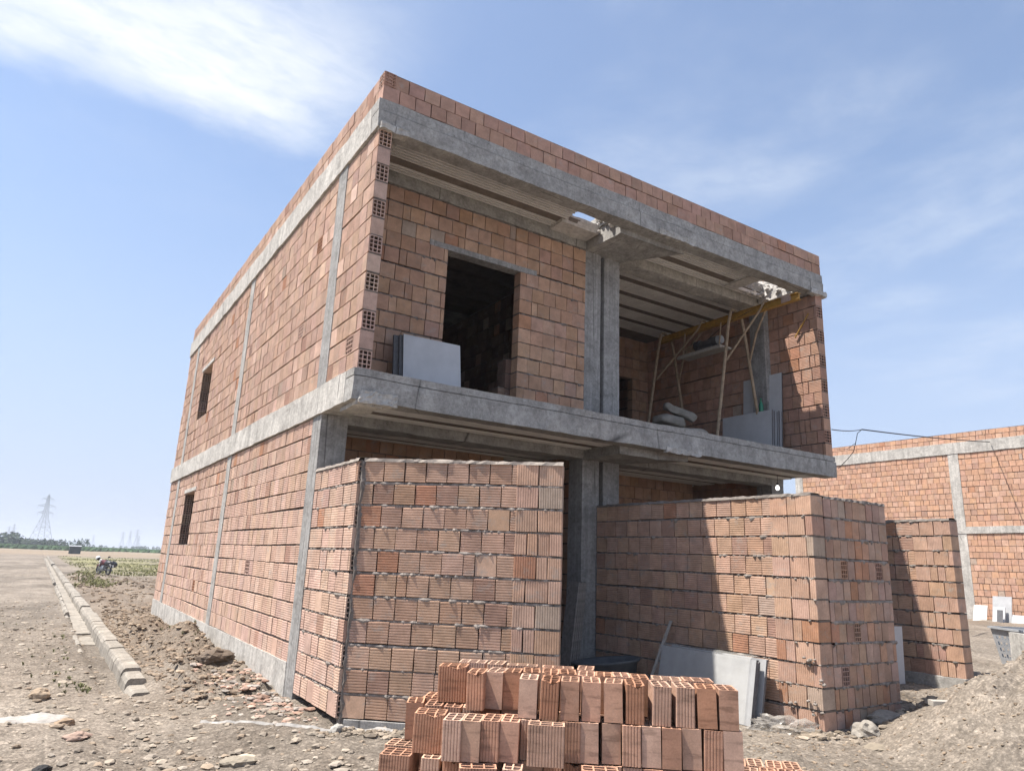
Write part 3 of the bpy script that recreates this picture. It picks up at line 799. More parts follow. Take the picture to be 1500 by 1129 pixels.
for k in range(11):
    zz = .155+.204*k+.19
    for i in range(9):
        if rr.random() < .4:
            b.rock((4.055-rr.uniform(-.01, .008), rr.uniform(-2.25, -1.76), zz+rr.uniform(-.012, .014)), rr.uniform(.006, .018), rr.random()*40, .7, 0, (rr.uniform(.9, 1.5),)*3, 1)
        if rr.random() < .4:
            b.rock((rr.uniform(4.1, 5.38), -2.24-rr.uniform(-.01, .006), zz+rr.uniform(-.012, .014)), rr.uniform(.006, .018), rr.random()*40, .7, 0, (rr.uniform(.9, 1.5),)*3, 1)
for k in range(22):
    y, z = rr.choice([(-2.2, .42), (-2.16, .36), (-2.22, .62), (-2.1, .82), (-2.2, .8), (-1.9, .38)])
    b.rock((4.045+rr.uniform(-.03, .01), y+rr.gauss(0, .05), z+rr.gauss(-.01, .022)), rr.uniform(.008, .024), k, .7, 0, (rr.uniform(.9, 1.4),)*3, 1)
b.build('mortar_lumps', M['mortar'], rw)
fw = thing('brick_wall', 'brick wall stub with an upright-ribbed end pillar, rising behind the soil heap', 'wall', (8.2, -.5, .2))
wall('panel', fw, (8.06, .88, 0), (0, -1, 0), .88+1.64, .36, 2.42, 10, .2, .2, 'h', 81, pal=LPAL, odd=.2, pillar=(2.0, 2.52), joint=.022, ragged=2.0, mortar_out=.008, half=.15)
b = MB(); b.grid_box(8.0, 8.28, -1.66, .9, -.1, .36, .1, .012); b.build('footing', M['concrete'], fw)
b = MB(); crust(b, (8.06, .88, 0), (0, -1, 0), 2.52, 2.415, .2, 9); b.build('mortar_cap', M['mortar'], fw)

# ------------------------------------------------------------------ the neighbouring shell
nb = thing('unfinished_house', 'brick house shell farther off on the right, long blank wall with concrete bands', 'house', (24.5, 6, .2))
NPAL = [(.50, .30, .205), (.47, .275, .185), (.52, .325, .23), (.46, .28, .2), (.53, .31, .2)]
def nwall(ya, yb, z0, z1, nc, seed):
    wall('brick_panel', nb, (24.5, yb, 0), (0, -1, 0), yb-ya, z0, z1, nc, .15, .21, 'n', seed, pal=NPAL, odd=.025, joint=.016, gap=.012, ragged=1.0, half=.12)
nwall(6.05, 12.0, 3.44, 6.0, 13, 91); nwall(-.6, 5.7, 3.44, 6.0, 13, 92)
nwall(6.05, 12.0, .1, 3.21, 15, 93); nwall(-.6, 5.7, .1, 3.21, 15, 94); nwall(-.6, 12.2, 6.4, 6.74, 2, 95)
for y0, y1 in ((5.7, 6.05), (12.0, 12.35), (-.95, -.6)):
    for z0, z1 in ((.0, 3.21), (3.44, 6.0)):
        b = MB(); b.grid_box(24.485, 24.8, y0, y1, z0, z1, .2, .006); b.build('column', M['concrete_pale'], nb)
for z0, z1 in ((3.21, 3.44), (6.0, 6.4)):
    b = MB(); b.grid_box(24.47, 24.8, -.95, 12.35, z0, z1, .2, .012, fr=1.8); b.build('beam', M['concrete_pale'], nb)
b = MB(); b.box(24.66, 32.6, -.9, 12.3, 3.2, 3.4); b.box(24.66, 32.6, -.9, 12.3, 6.1, 6.35); b.build('slab', M['concrete'], nb)
wall('brick_panel', nb, (24.66, -.9, 0), (1, 0, 0), 7.9, .1, 6.7, 32, .15, .2, 'n', 96, pal=NPAL)
wall('brick_panel', nb, (32.5, -.9, 0), (0, 1, 0), 13.2, .1, 6.7, 32, .15, .2, 'n', 97, pal=NPAL)
wall('brick_panel', nb, (32.6, 12.35, 0), (-1, 0, 0), 7.9, .1, 6.7, 32, .15, .2, 'n', 98, pal=NPAL)

# ------------------------------------------------------------------ things on the upper floor
def slab_thing(label, o, ex, ey, ez, mats=('slab_grey', 'slab_edge'), group=None, name='stone_slab', cat='slab'):
    """rectangular slab: face along ex/ez, thickness ey; the two faces and the sawn edges differ"""
    b = MB(); o = V(o); ex = V(ex); ey = V(ey); ez = V(ez)
    vs = [o, o+ex, o+ex+ey, o+ey, o+ez, o+ex+ez, o+ex+ey+ez, o+ey+ez]
    b.mesh(vs, [(0, 1, 5, 4), (2, 3, 7, 6)], 0); b.mesh(vs, [(0, 3, 2, 1), (4, 5, 6, 7), (1, 2, 6, 5), (3, 0, 4, 7)], 1)
    ob = b.build(name, [M[mats[0]], M[mats[1]]])
    bv = ob.modifiers.new('bevel', 'BEVEL'); bv.width = .003; bv.segments = 1
    tag(ob, label, cat, group); return ob
# left: pale panel with two darker slabs behind, leaning on the brick beside the doorway
lean = V(0, .10, .70)
slab_thing('pale grey stone slab leaning in front of the upper doorway', (.78, .60, Z1T), (.745, -.02, 0), (0, .022, 0), lean, ('slab_grey', 'slab_edge'), 'slabs leaning by the upper doorway')
slab_thing('dark-edged slab just behind the pale slab by the upper doorway', (.745, .632, Z1T), (.74, -.02, 0), (0, .025, 0), lean*.99, ('slab_edge', 'slab_edge'), 'slabs leaning by the upper doorway')
slab_thing('rearmost slab of the stack by the upper doorway, its edge showing on the left', (.69, .672, Z1T), (.74, -.02, 0), (0, .03, 0), lean*.985, ('slab_edge', 'slab_edge'), 'slabs leaning by the upper doorway')
# right: tall slab against the end wall and the shorter stack before it
xw = W-.2
slab_thing('tall grey slab leaning upright on the right end wall of the terrace', (xw-.14, 1.50, Z1T), (0, -.80, 0), (.022, 0, 0), (.10, 0, 1.50), group='slabs at the end of the terrace')
for i in range(5):
    slab_thing(['front grey slab of the short stack at the end of the terrace', 'second grey slab from the front in the short terrace stack', 'middle grey slab of the short stack at the end of the terrace', 'fourth grey slab from the front in the short terrace stack', 'rearmost short slab, against the tall slab on the terrace'][i],
               (xw-.42+.05*i, 1.72-.01*i, Z1T), (0, -1.03+.012*(i % 2), 0), (.026+.008*(i % 2), 0, 0), (.05, 0, .80-.012*(i % 3)), group='slabs at the end of the terrace')
# bottle on the short stack
b = MB(); b.lathe((xw-.26, .98, 4.255), [(.001, .0), (.036, .002), (.038, .02), (.038, .12), (.03, .155), (.015, .19), (.013, .235), (.015, .237), (.015, .25), (.001, .252)], 16); tag(b.build('bottle', M['green_glass'], smooth=True), 'green plastic bottle standing on the short grey slabs', 'bottle')
# hoist: yellow rail on two splayed pipe trestles, winch on a hanging shelf
HX, HZ = 7.05, 5.88
hoist = thing('gantry_hoist', 'yellow rail hoist on splayed dusty pipe legs with a winch shelf on the terrace', 'hoist', (HX, 1.5, Z1T))
b = MB()
b.box(HX-.045, HX+.045, -.24, 2.85, HZ-.055, HZ-.045, 0); b.box(HX-.045, HX+.045, -.24, 2.85, HZ+.045, HZ+.055, 0); b.box(HX-.012, HX+.012, -.24, 2.85, HZ-.045, HZ+.045, 0)
b.build('rail', M['yellow'], hoist)
b = MB(); b.box(HX-.05, HX+.05, -.1, .06, HZ-.05, HZ+.06); b.build('rail_end', M['rubble'], hoist)
def bent(p0, p1, hook):
    """leg that bows over the rail at its top"""
    p0 = V(p0); p1 = V(p1)
    pts = [p0, p0.lerp(p1, .5), p0.lerp(p1, .93)]
    for k in range(1, 6):
        t = k/5; pts.append(p1.lerp(V(hook), t) + V(0, 0, .07*math.sin(math.pi*min(t, 1))) - (p1-p0).normalized()*.03*(1-t))
    return pts
for y in (1.0, 2.66):
    b = MB(); b.tube(bent((6.42, y, Z1T), (6.88, y, HZ+.02), (HX, y, HZ+.07)), .027, 8); b.build('leg', M['pipe'], hoist)
    b = MB(); b.tube(bent((7.62, y-.02, Z1T), (7.20, y, HZ-.02), (HX, y, HZ+.03)), .027, 8); b.build('leg', M['pipe'], hoist)
for (y0, y1) in ((1.02, .33), (2.66, 1.68)):
    zz = 5.03
    b = MB(); b.tube(bent((6.76, y0, zz), (HX-.06, y1+.08, HZ+.0), (HX, y1, HZ+.08)), .018, 8); b.build('brace', M['pipe'], hoist)
    b = MB(); b.tube([(7.36, y0, zz+.05), (7.2, y0-.3, zz+.5), (HX+.05, y1+.1, HZ-.02)], .018, 8); b.build('brace', M['pipe'], hoist)
b = MB(); b.obox((6.86, 1.22, 5.36), (.30, 0, 0), (0, .98, .0), (0, .0, .035)); b.obox((6.84, 1.2, 5.33), (.05, 0, 0), (0, 1.0, 0), (0, 0, .03)); b.build('shelf', M['wood_pale'], hoist)
for y in (1.28, 2.12):
    b = MB(); b.tube([(6.92, y, 5.38), (6.98, y, HZ-.05)], .014, 6); b.build('hanger', M['pipe'], hoist)
b = MB()
b.tube([(7.0, 1.36, 5.52), (7.0, 1.5, 5.52)], [.09, .095], 18); b.tube([(7.0, 1.5, 5.52), (7.0, 1.76, 5.52)], .075, 18); b.tube([(7.0, 1.76, 5.52), (7.0, 1.86, 5.52)], .1, 18); b.box(6.92, 7.08, 1.45, 1.8, 5.395, 5.45)
b.build('winch', M['dark_metal'], hoist)
b = MB(); b.tube([(7.0, 1.29, 5.53), (7.0, 1.37, 5.53)], [.07, .085], 18); b.build('motor_cap', M['steel'], hoist)
b = MB(); rr = random.Random(4)
for i in range(9):
    c0 = V(6.96, 2.0, 5.46); pts = []
    for k in range(11):
        th = k/10*6.28
        pts.append(c0+V(rr.uniform(-.02, .02), .09*math.cos(th)*rr.uniform(.8, 1.1), .06*math.sin(th)+.03*(i % 3)-.03))
    b.tube(pts, .006, 5)
b.build('cable_coil', M['pipe'], hoist)
b = MB(); b.tube([(7.0, 1.6, 5.6), (7.02, 1.2, 5.8), (HX, .4, HZ+.065), (HX, -.2, HZ+.065)], .005, 5); b.build('wire', M['cable'], hoist)
# loose yellow rod hanging below the rail tip
b = MB(); b.tube([(7.80, .12, 5.86), (7.80, .40, 5.50)], .012, 8); tag(b.build('yellow_rod', M['yellow']), 'short yellow rod sticking out of the end wall below the rail tip', 'rod')
# sacks and rolled things behind the legs
def sack(name, label, loc, size, rz, mat='sack', tilt=0, group='sacks heaped on the terrace'):
    b = MB(); vs, fs = ICO[2]
    P = []
    for q in vs:
        s_ = [math.copysign(abs(c)**.55, c) for c in q]
        w = V(s_[0]*size[0], s_[1]*size[1], s_[2]*size[2])
        w += MN.noise_vector(w*7+V(loc))*.032 + MN.noise_vector(w*19+V(loc))*.014
        P.append(w)
    mt = Matrix.Rotation(rz, 4, 'Z') @ Matrix.Rotation(tilt, 4, 'X')
    b.mesh([mt @ w + V(loc) for w in P], fs)
    return tag(b.build(name, M[mat], smooth=True), label, 'sack', group)
sack('cement_sack', 'grey sack lying flat at the left of the sack heap on the terrace', (5.55, 1.62, 3.56), (.36, .22, .11), .1)
sack('cement_sack', 'grey sack lying flat at the right of the sack heap on the terrace', (6.28, 1.55, 3.56), (.36, .22, .11), -.15)
sack('cement_sack', 'grey sack in the middle layer of the terrace heap, on the left', (5.75, 1.6, 3.77), (.35, .22, .10), .3)
sack('cement_sack', 'pale sack in the middle layer of the terrace heap, on the right', (6.40, 1.55, 3.78), (.33, .2, .10), -.3, 'wood_pale')
sack('cement_sack', 'slumped grey sack second from the top of the terrace heap', (6.0, 1.6, 3.97), (.32, .17, .09), .15)
sack('rolled_sheet', 'rolled sack tipped up on top of the terrace heap', (6.24, 1.58, 4.16), (.07, .30, .07), 1.1, 'sack', .35)
# boards on the floor behind the posts, lit lamp below
b = MB(); b.tube([(7.43, .62, 3.28), (7.425, .62, 3.0)], .004, 6); lamp = thing('hanging_bulb', 'small white bulb hanging on its wire under the slab', 'bulb', (7.42, .62, 3.0)); b.build('wire', M['cable'], lamp)
b = MB(); b.lathe((7.42, .62, 2.95), [(.001, .07), (.018, .068), (.018, .03)], 12); b.build('socket', M['dark_metal'], lamp)
b = MB(); b.lathe((7.42, .62, 2.9), [(.001, .0), (.02, .006), (.032, .03), (.028, .055), (.017, .08)], 16); b.build('glass', M['bulb'], lamp, True)

# ------------------------------------------------------------------ things on the ground behind the pile
# boards propped on the twin columns
for i in range(5):
    b = MB(); x0 = 3.13+.05*i
    b.obox((x0, .50+.02*i, .18), (.022, .0, 0), (.02, .24, 0), (.22, .08+.01*i, 1.22-.01*(i % 2)))
    tag(b.build('plank', M['wood']), ['leftmost dark board propped on the twin columns', 'second dark board from the left, propped on the columns', 'middle dark board of those propped on the twin columns', 'fourth dark board from the left, propped on the columns', 'rightmost dark board propped on the twin columns'][i], 'board', 'boards propped on the columns')
# round tub
b = MB(); b.lathe((3.45, .12, .17), [(.001, .02), (.26, .02), (.30, .04), (.37, .33), (.40, .345), (.41, .36), (.40, .375), (.37, .37), (.345, .34), (.27, .07), (.001, .06)], 32)
tub = b.build('mortar_tub', M['rubber'], smooth=True); tag(tub, 'round dark rubber mortar tub in the shade behind the brick pile', 'tub')
tub.rotation_euler = (R(-5), R(-4), 0)
# pale stick leaning
b = MB(); b.obox((3.55, -.35, .16), (.0, .035, 0), (.02, 0, 0), (.40, -.06, .86)); tag(b.build('wooden_stick', M['wood_pale']), 'pale wooden stick leaning on the shaded brick wall', 'stick')
# marble slabs under film, against the right enclosure wall
mls = []
for i in range(5):
    mls.append(slab_thing(['front marble slab of the wrapped stack by the pillar', 'second marble slab of the wrapped stack by the pillar', 'middle marble slab of the wrapped stack by the pillar', 'fourth marble slab of the wrapped stack by the pillar', 'rearmost marble slab, touching the ribbed wall by the pillar'][i],
                (3.645+.043*i, -.43-.02*(i % 2), .16), (0, -1.30+.03*((i*7) % 3), 0), (.027, 0, 0), (.13, 0, .60-.012*((i*5) % 3)), ('marble', 'slab_edge'), 'marble slabs under plastic film'))
# plastic film over the front slab, thin and creased
b = MB(); nu, nv = 46, 26
def film_pt(i, j):
    s_, t_ = i/nu, j/nv
    y = -.40-1.27*s_
    if t_ < .86:
        q = t_/.86; x = 3.63+.13*q; z = .17+.60*q
    else:
        q = (t_-.86)/.14; x = 3.76+.17*q; z = .775+.012*math.sin(q*3)
    k = .006+.006*MN.noise(V(y*9, z*16, 1))+.006*MN.noise(V((y+z)*25, (y-z)*4, 3))
    z += .03*MN.noise(V(y*3.1, 0, 9))*(1 if t_ > .8 else 0)
    return (x-k, y, z+k*.5)
b.mesh([film_pt(i, j) for i in range(nu+1) for j in range(nv+1)], [(i*(nv+1)+j, (i+1)*(nv+1)+j, (i+1)*(nv+1)+j+1, i*(nv+1)+j+1) for i in range(nu) for j in range(nv)])
tag(b.build('plastic_film', M['film'], smooth=True), 'creased clear plastic film draped over the marble slabs', 'plastic film')
# crumpled bag on the ground
b = MB(); vs, fs = ICO[3]; P = []
for q in vs:
    q = V(q); k = 1+.55*MN.noise(q*2.1+V(3, 1, 2))+.3*MN.noise(q*5.0)+.16*MN.noise(q*11)
    P.append(V(q.x*.30*k, q.y*.12*k, max(-.02, q.z*.11*k)))
mt = Matrix.Rotation(R(-48), 4, 'Z')
b.mesh([mt @ w + V(3.82, -1.98, .17) for w in P], fs); tag(b.build('plastic_bag', M['bag']), 'crumpled clear plastic bag lying at the foot of the brick pillar', 'plastic bag')
# grey panel in the gap between the two walls
slab_thing('upright grey panel leaning in the gap behind the brick pillar', (7.50, -.90, .18), (.24, -.10, 0), (.02, .03, 0), (.08, .02, .78), ('slab_grey', 'slab_edge'), None, 'grey_panel', 'panel')

# rocks one can tell apart
def rock(label, x, y, r, flat=.6, mat='stone', c=WHITE, el=1.2, rot=0.0, seed=1, lift=.2, cat='stone', name='stone'):
    b = MB(); b.rock((x, y, ground_z(x, y)+r*lift), r, seed, flat, 0, c, 2, el, rot)
    return tag(b.build(name, M[mat]), label, cat)
rock('dark flat stone on the earth bank beside the foundation', -.30, 3.25, .16, .55, 'stone', (.5, .45, .42), 1.5, .5, 3)
rock('tan rounded stone on the gravel above the white patch', -2.12, 2.2, .085, .8, 'stone', (1.25, 1.12, .98), 1.1, 0, 4)
rock('black lump lying on the gravel at the bottom left', -2.12, -.45, .055, .75, 'coal', WHITE, 1.3, 1.0, 5, cat='lump', name='black_lump')
rock('smooth half-buried boulder below the chalk line', -.90, -.80, .10, .55, 'stone', (.95, .95, .9), 1.2, 0, 6, .0)
rock('white pebble beside the half-buried boulder', -.80, -.63, .05, .5, 'stone', (1.8, 1.75, 1.65), 1.6, 0, 7)
rock('pink brick fragment below the white patch', -1.88, .42, .06, .6, 'rubble', WHITE, 1.7, .3, 8, cat='fragment', name='brick_fragment')
rock('brown block of hardened mortar near the white patch', -1.95, .95, .06, .7, 'clod', (1.4, 1.3, 1.2), 1.2, .4, 9)
rock('squarish concrete lump at the foot of the pillar corner', 4.42, -2.42, .13, .75, 'broken', (.45, .43, .4), 1.1, .7, 10, cat='lump', name='concrete_lump')
rock('long concrete lump lying against the front of the brick pillar wall', 4.86, -2.36, .13, .6, 'broken', (.42, .4, .37), 1.5, .2, 11, cat='lump', name='concrete_lump')
rock('flat stone on the path before the pillar', 4.05, -2.75, .09, .35, 'stone', (.9, .88, .82), 1.7, .3, 12)
b = MB(); b.obox((4.62, -2.98, ground_z(4.7, -2.95)+.005), (.30, -.22, .0), (.06, .08, 0), (0, 0, .045)); tag(b.build('broken_tile', M['wood_pale']), 'pale broken tile lying at the foot of the soil heap', 'tile')
rock('white lime lump at the foot of the enclosure wall corner', -.02, -.42, .06, .9, 'lime', (1.15, 1.15, 1.12), 1.0, 0, 13, cat='lump', name='lime_lump')

# lime spill and chalk line on the ground
def patch(name, cx, cy, rx, ry, mat, rot=0.0, h=.02):
    b = MB(); n_, r_ = 40, 6; vs = [(cx, cy, ground_z(cx, cy)+h)]
    for j in range(1, r_+1):
        for i in range(n_):
            th = 2*math.pi*i/n_; k = j/r_*(1+.28*MN.noise(V(math.cos(th)*1.7+cx, math.sin(th)*1.7, 4.2)))
            x = rx*k*math.cos(th); y = ry*k*math.sin(th)
            x, y = cx+x*math.cos(rot)-y*math.sin(rot), cy+x*math.sin(rot)+y*math.cos(rot)
            vs.append((x, y, ground_z(x, y)+h*(1-(j/r_)**2)+(.004 if j < r_ else -.01)))
    fs = [(0, 1+i, 1+(i+1) % n_) for i in range(n_)]
    for j in range(r_-1):
        for i in range(n_): fs.append((1+j*n_+i, 1+(j+1)*n_+i, 1+(j+1)*n_+(i+1) % n_, 1+j*n_+(i+1) % n_))
    b.mesh(vs, fs); return struct(b.build(name, M[mat], smooth=True), 'stuff')
patch('lime_spill', -2.22, 1.28, .36, .30, 'lime', 0, .03)
b = MB(); pv = None; rr = random.Random(8)
PTS = [(-.90, .66), (-.55, .22), (-.22, -.12), (.05, -.38), (.22, -.56), (.36, -.72)]
for i in range(61):
    t = i/60*(len(PTS)-1); k = min(int(t), len(PTS)-2); f_ = t-k
    x = PTS[k][0]*(1-f_)+PTS[k+1][0]*f_; y = PTS[k][1]*(1-f_)+PTS[k+1][1]*f_
    w = .018+rr.uniform(-.007, .007); z = ground_z(x, y)
    A = [(x-.78*w, y-.62*w, z-.004), (x, y, z+.014+rr.uniform(0, .006)), (x+.78*w, y+.62*w, z-.004)]
    if pv:
        b.poly([pv[0], A[0], A[1], pv[1]]); b.poly([pv[1], A[1], A[2], pv[2]])
    pv = A
struct(b.build('chalk_line', M['lime'], smooth=True), 'stuff')

# kerbs: the tall right one in separate stones, the low left gutter edge
kerb = MB(); y = 2.15; rr = random.Random(2)
def kerb_stone(mb, x0, x1, y0, y1, zt, col):
    n_ = 9; prof = [(x0, -.1), (x0+.018, zt-.06), (x0+.04, zt-.016), (x0+.062, zt-.003), (x1-.03, zt), (x1-.008, zt-.014), (x1, zt-.06), (x1, -.1)]
    st = max(2, int((y1-y0)/.12)); rows_ = []
    for k in range(st+1):
        yy = y0+(y1-y0)*k/st
        e = .005 if k in (0, st) else 0
        rows_.append([V(px+MN.noise(V(px*9, yy*4, pz*9))*.012, yy, pz-(e if pz > 0 else 0)+MN.noise(V(px*7, yy*5, 3))*.014) for px, pz in prof])
    for A, B in zip(rows_, rows_[1:]):
        for j in range(len(prof)-1): mb.poly([A[j], A[j+1], B[j+1], B[j]], 0, col)
    mb.poly(rows_[0][::-1], 0, col); mb.poly(rows_[-1], 0, col)
while y < 98:
    ln = rr.uniform(.45, .55) if y < 9 else 1.0
    dz = rr.uniform(-.008, .008) if y < 9 else rr.uniform(-.02, .02); dx = rr.uniform(-.006, .006)
    if not (53 < y < 57):
        c_ = rr.uniform(.85, 1.12)
        kerb_stone(kerb, -1.35+dx, -1.12+dx, y, y+ln-.002, .235+dz-.11*sm((3.1-y)/1.0), (c_, c_, c_))
    y += ln
ob = kerb.build('kerb', M['kerb'], smooth=False); struct(ob)
kerb = MB(); y = 3.3
while y < 90:
    ln = .7
    if y > 6.0 and not (24 < y < 27) and not (9.4 < y < 10.6):
        low_ = .06 if y < 12 else .13; c_ = rr.uniform(.8, 1.1)
        kerb_stone(kerb, -1.68+rr.uniform(-.008, .008), -1.57+rr.uniform(-.008, .008), y, y+ln-.008, low_+.05+rr.uniform(-.02, .02), (c_, c_, c_))
    y += ln
struct(kerb.build('kerb', M['kerb']))
b = MB()
for k in range(3, 60):
    b.grid_box(-1.57, -1.34, 2.9+k*1.45, 2.9+(k+1)*1.45-.004, -.1, .055 if k < 4 else .085, .1 if k < 8 else .5, .02, 0, (.8, .76, .7) if k < 4 else (1, 1, 1), fr=3.5)
struct(b.build('gutter', M['kerb']))

# weeds by the kerb
def leaf_tuft(mb, x, y, h, n_, rr, spread=.6):
    z = ground_z(x, y)
    for _ in range(n_):
        th = rr.random()*6.28; t = rr.uniform(.2, spread); hh = h*rr.uniform(.5, 1)
        d = V(math.cos(th), math.sin(th), 0); s_ = V(-d.y, d.x, 0)*h*.07
        p0 = V(x, y, z)+d*h*.1*rr.random(); p1 = p0+d*t*hh*.6+Z*hh*.7; p2 = p0+d*t*hh*1.2+Z*hh*(.6+.4*rr.random())
        k = rr.uniform(.7, 1.3)
        mb.poly([p0-s_, p0+s_, p1+s_*1.2, p1-s_*1.2], 0, (k, k, k)); mb.poly([p1-s_*1.2, p1+s_*1.2, p2], 0, (k, k, k))
rr = random.Random(12); b = MB()
for i in range(46):
    t = rr.random(); x = -1.75-rr.uniform(0, .35)*rr.random(); y = 2.4+6*t
    leaf_tuft(b, x, y, rr.uniform(.02, .06), 12, rr, .9)
for i in range(12): leaf_tuft(b, rr.gauss(-1.74, .06), rr.gauss(2.85, .16), rr.uniform(.03, .07), 14, rr, .9)
for i in range(26): leaf_tuft(b, rr.uniform(-3.2, -2.0), rr.uniform(1.5, 12), rr.uniform(.02, .07), 8, rr)
for i in range(24): leaf_tuft(b, rr.uniform(-.7, -.1), rr.gauss(5.4, .8), rr.uniform(.03, .09), 8, rr)
struct(b.build('weeds', M['weed']), 'stuff')
# meadow
b = MB()
cnt = 0
while cnt < 5200:
    y = 38+72*rr.random()**1.25; x = rr.uniform(-.2, 2+.27*(y+6.6))
    if MN.noise(V(x*.16, y*.085, 0)) < -.08: continue
    leaf_tuft(b, x, y, rr.uniform(.06, .2), 5, rr, .9); cnt += 1
for i in range(420):
    y = rr.uniform(24, 36); leaf_tuft(b, rr.gauss(-.2, .35), y, rr.uniform(.05, .18), 6, rr, .9)
struct(b.build('meadow_grass', M['drygrass']), 'stuff')

# ------------------------------------------------------------------ far background
def far_trees(name, x0, x1, y, h0, h1, n_, seed, mat='leaf', gaps=()):
    rr = random.Random(seed); b = MB()
    for i in range(n_):
        x = rr.uniform(x0, x1); yy = y+rr.uniform(-8, 8)
        if any(g0 < x < g1 for g0, g1 in gaps): continue
        h = rr.uniform(h0, h1)*(1+.35*MN.noise(V(x*.03, seed, 0))); r = h*rr.uniform(.35, .6)
        for k in range(70):
            q = V(rr.gauss(0, 1), rr.gauss(0, 1), rr.gauss(0, 1)).normalized()*rr.uniform(.5, 1)
            c = V(x+q.x*r, yy+q.y*r, .15+h*.52+q.z*h*.48)
            s_ = h*.10*rr.uniform(.6, 1.3); a = V(rr.gauss(0, 1), rr.gauss(0, 1), rr.gauss(0, 1)).normalized()*s_; d = V(rr.gauss(0, 1), rr.gauss(0, 1), rr.gauss(0, 1)).normalized()*s_
            kc = rr.uniform(.6, 1.5)
            b.poly([c-a, c+d, c+a, c-d], 0, (kc, kc, kc))
        b.tube([(x, yy, 0), (x, yy, h*.5)], h*.03, 5)
    return struct(b.build(name, M[mat]), 'stuff')
far_trees('treeline', -32, 15, 330, 2.6, 3.9, 90, 1)
far_trees('treeline', -14.5, -8.5, 326, 4.6, 5.6, 7, 2)
far_trees('treeline', -50, -16, 330, 2.8, 4.2, 40, 3)
far_trees('treeline', 30, 150, 620, 2.2, 3.6, 60, 4)
b = MB(); rr = random.Random(6)
for i in range(5200):
    y = rr.uniform(240, 330); x = rr.uniform(-70, 60); h = rr.uniform(.6, 1.3); k = rr.uniform(.8, 1.5)
    b.poly([(x-.8, y, .05), (x+.8, y+.4, .05), (x+.5, y, h+.1), (x-.5, y+.3, h)], 0, (k*1.3, k*1.5, k*1.1))
struct(b.build('crop', M['leaf']), 'stuff')

def pylon(x, y, H, half, label, rot=0.0, th=.2, group='pylons far off'):
    t = thing('transmission_pylon', label, 'pylon', (x, y, .1), group)
    b = MB(); cr, sr = math.cos(rot), math.sin(rot)
    def P(a, bb, z): return (x+a*cr-bb*sr, y+a*sr+bb*cr, .1+z)
    def wid(z):
        f_ = z/H
        return half*(1-f_/.56)+half*.24*(f_/.56) if f_ < .56 else half*.24*(1-(f_-.56)/.44*.75)
    lv = [0, .13, .25, .36, .46, .56, .64, .71, .78, .85, .92, .97]
    for sx, sy in ((1, 1), (1, -1), (-1, -1), (-1, 1)):
        b.tube([P(sx*wid(f_*H), sy*wid(f_*H), f_*H) for f_ in lv], th*.5, 4)
    for f0, f1 in zip(lv, lv[1:]):
        w0, w1, z0, z1 = wid(f0*H), wid(f1*H), f0*H, f1*H
        for k in range(4):
            c0 = [(1, 1), (1, -1), (-1, -1), (-1, 1)][k]; c1 = [(1, 1), (1, -1), (-1, -1), (-1, 1)][(k+1) % 4]
            b.tube([P(c0[0]*w0, c0[1]*w0, z0), P(c1[0]*w1, c1[1]*w1, z1)], th*.28, 3)
            b.tube([P(c1[0]*w0, c1[1]*w0, z0), P(c0[0]*w1, c0[1]*w1, z1)], th*.28, 3)
            if f1 > .3: b.tube([P(c0[0]*w1, c0[1]*w1, z1), P(c1[0]*w1, c1[1]*w1, z1)], th*.25, 3)
    b.tube([P(0, 0, .95*H), P(0, 0, H)], th*.5, 4)
    b.build('tower', M['lattice'], t)
    for f_, ln in ((.62, .145), (.75, .165), (.885, .115)):
        a = MB(); l_ = ln*H; z0 = f_*H; w = wid(z0)
        for s_ in (1, -1):
            for yy in (w, -w):
                a.tube([P(s_*w, yy, z0), P(s_*l_, 0, z0+.01*H)], th*.4, 3); a.tube([P(s_*w, yy, z0+.045*H), P(s_*l_, 0, z0+.01*H)], th*.35, 3)
                a.tube([P(s_*l_*.5, yy*.5, z0), P(s_*l_*.6, yy*.4, z0+.03*H)], th*.25, 3)
            a.tube([P(s_*l_, 0, z0+.01*H), P(s_*l_, 0, z0-.05*H)], th*.3, 4)
        a.build('crossarm', M['lattice'], t)
    return t
pylon(-1.6, 640, 39, 6.4, 'tall lattice power pylon standing beyond the tree line', .5, .24, None)
for (az, dist, H, lab) in ((-1.75, 1700, 34, 'small far pylon at the far left of the horizon'), (-1.5, 1650, 38, 'small far pylon next to the one at the far left'), (3.1, 2300, 33, 'tiny lone pylon between the tree line and the far group'), (4.85, 1900, 38, 'leftmost pylon of the far group beside the house wall'), (5.3, 1850, 40, 'middle pylon of the far group beside the house wall'), (5.72, 1700, 41, 'tallest pylon of the far group beside the house wall'), (5.86, 1900, 30, 'short pylon behind the tallest one of the far group')):
    a = R(az); pylon(-2.39+dist*math.sin(a), -6.65+dist*math.cos(a), H, 5.5, lab, rr.random(), .45)

# dark box out on the field
t = thing('container', 'small dark metal cabin standing alone on the bare field', 'cabin', (3.4, 150, .1))
b = MB(); b.box(2.5, 4.35, 149, 150.6, .1, 1.42)
for i in range(9): b.box(2.5+.2*i, 2.56+.2*i, 148.96, 149.0, .12, 1.4)
b.build('body', M['tank'], t)
b = MB(); b.poly([(2.42, 148.9, 1.42), (4.43, 148.9, 1.42), (4.43, 150.7, 1.62), (2.42, 150.7, 1.62)]); b.box(2.42, 4.43, 148.9, 150.7, 1.425, 1.47); b.build('roof', M['steel'], t)

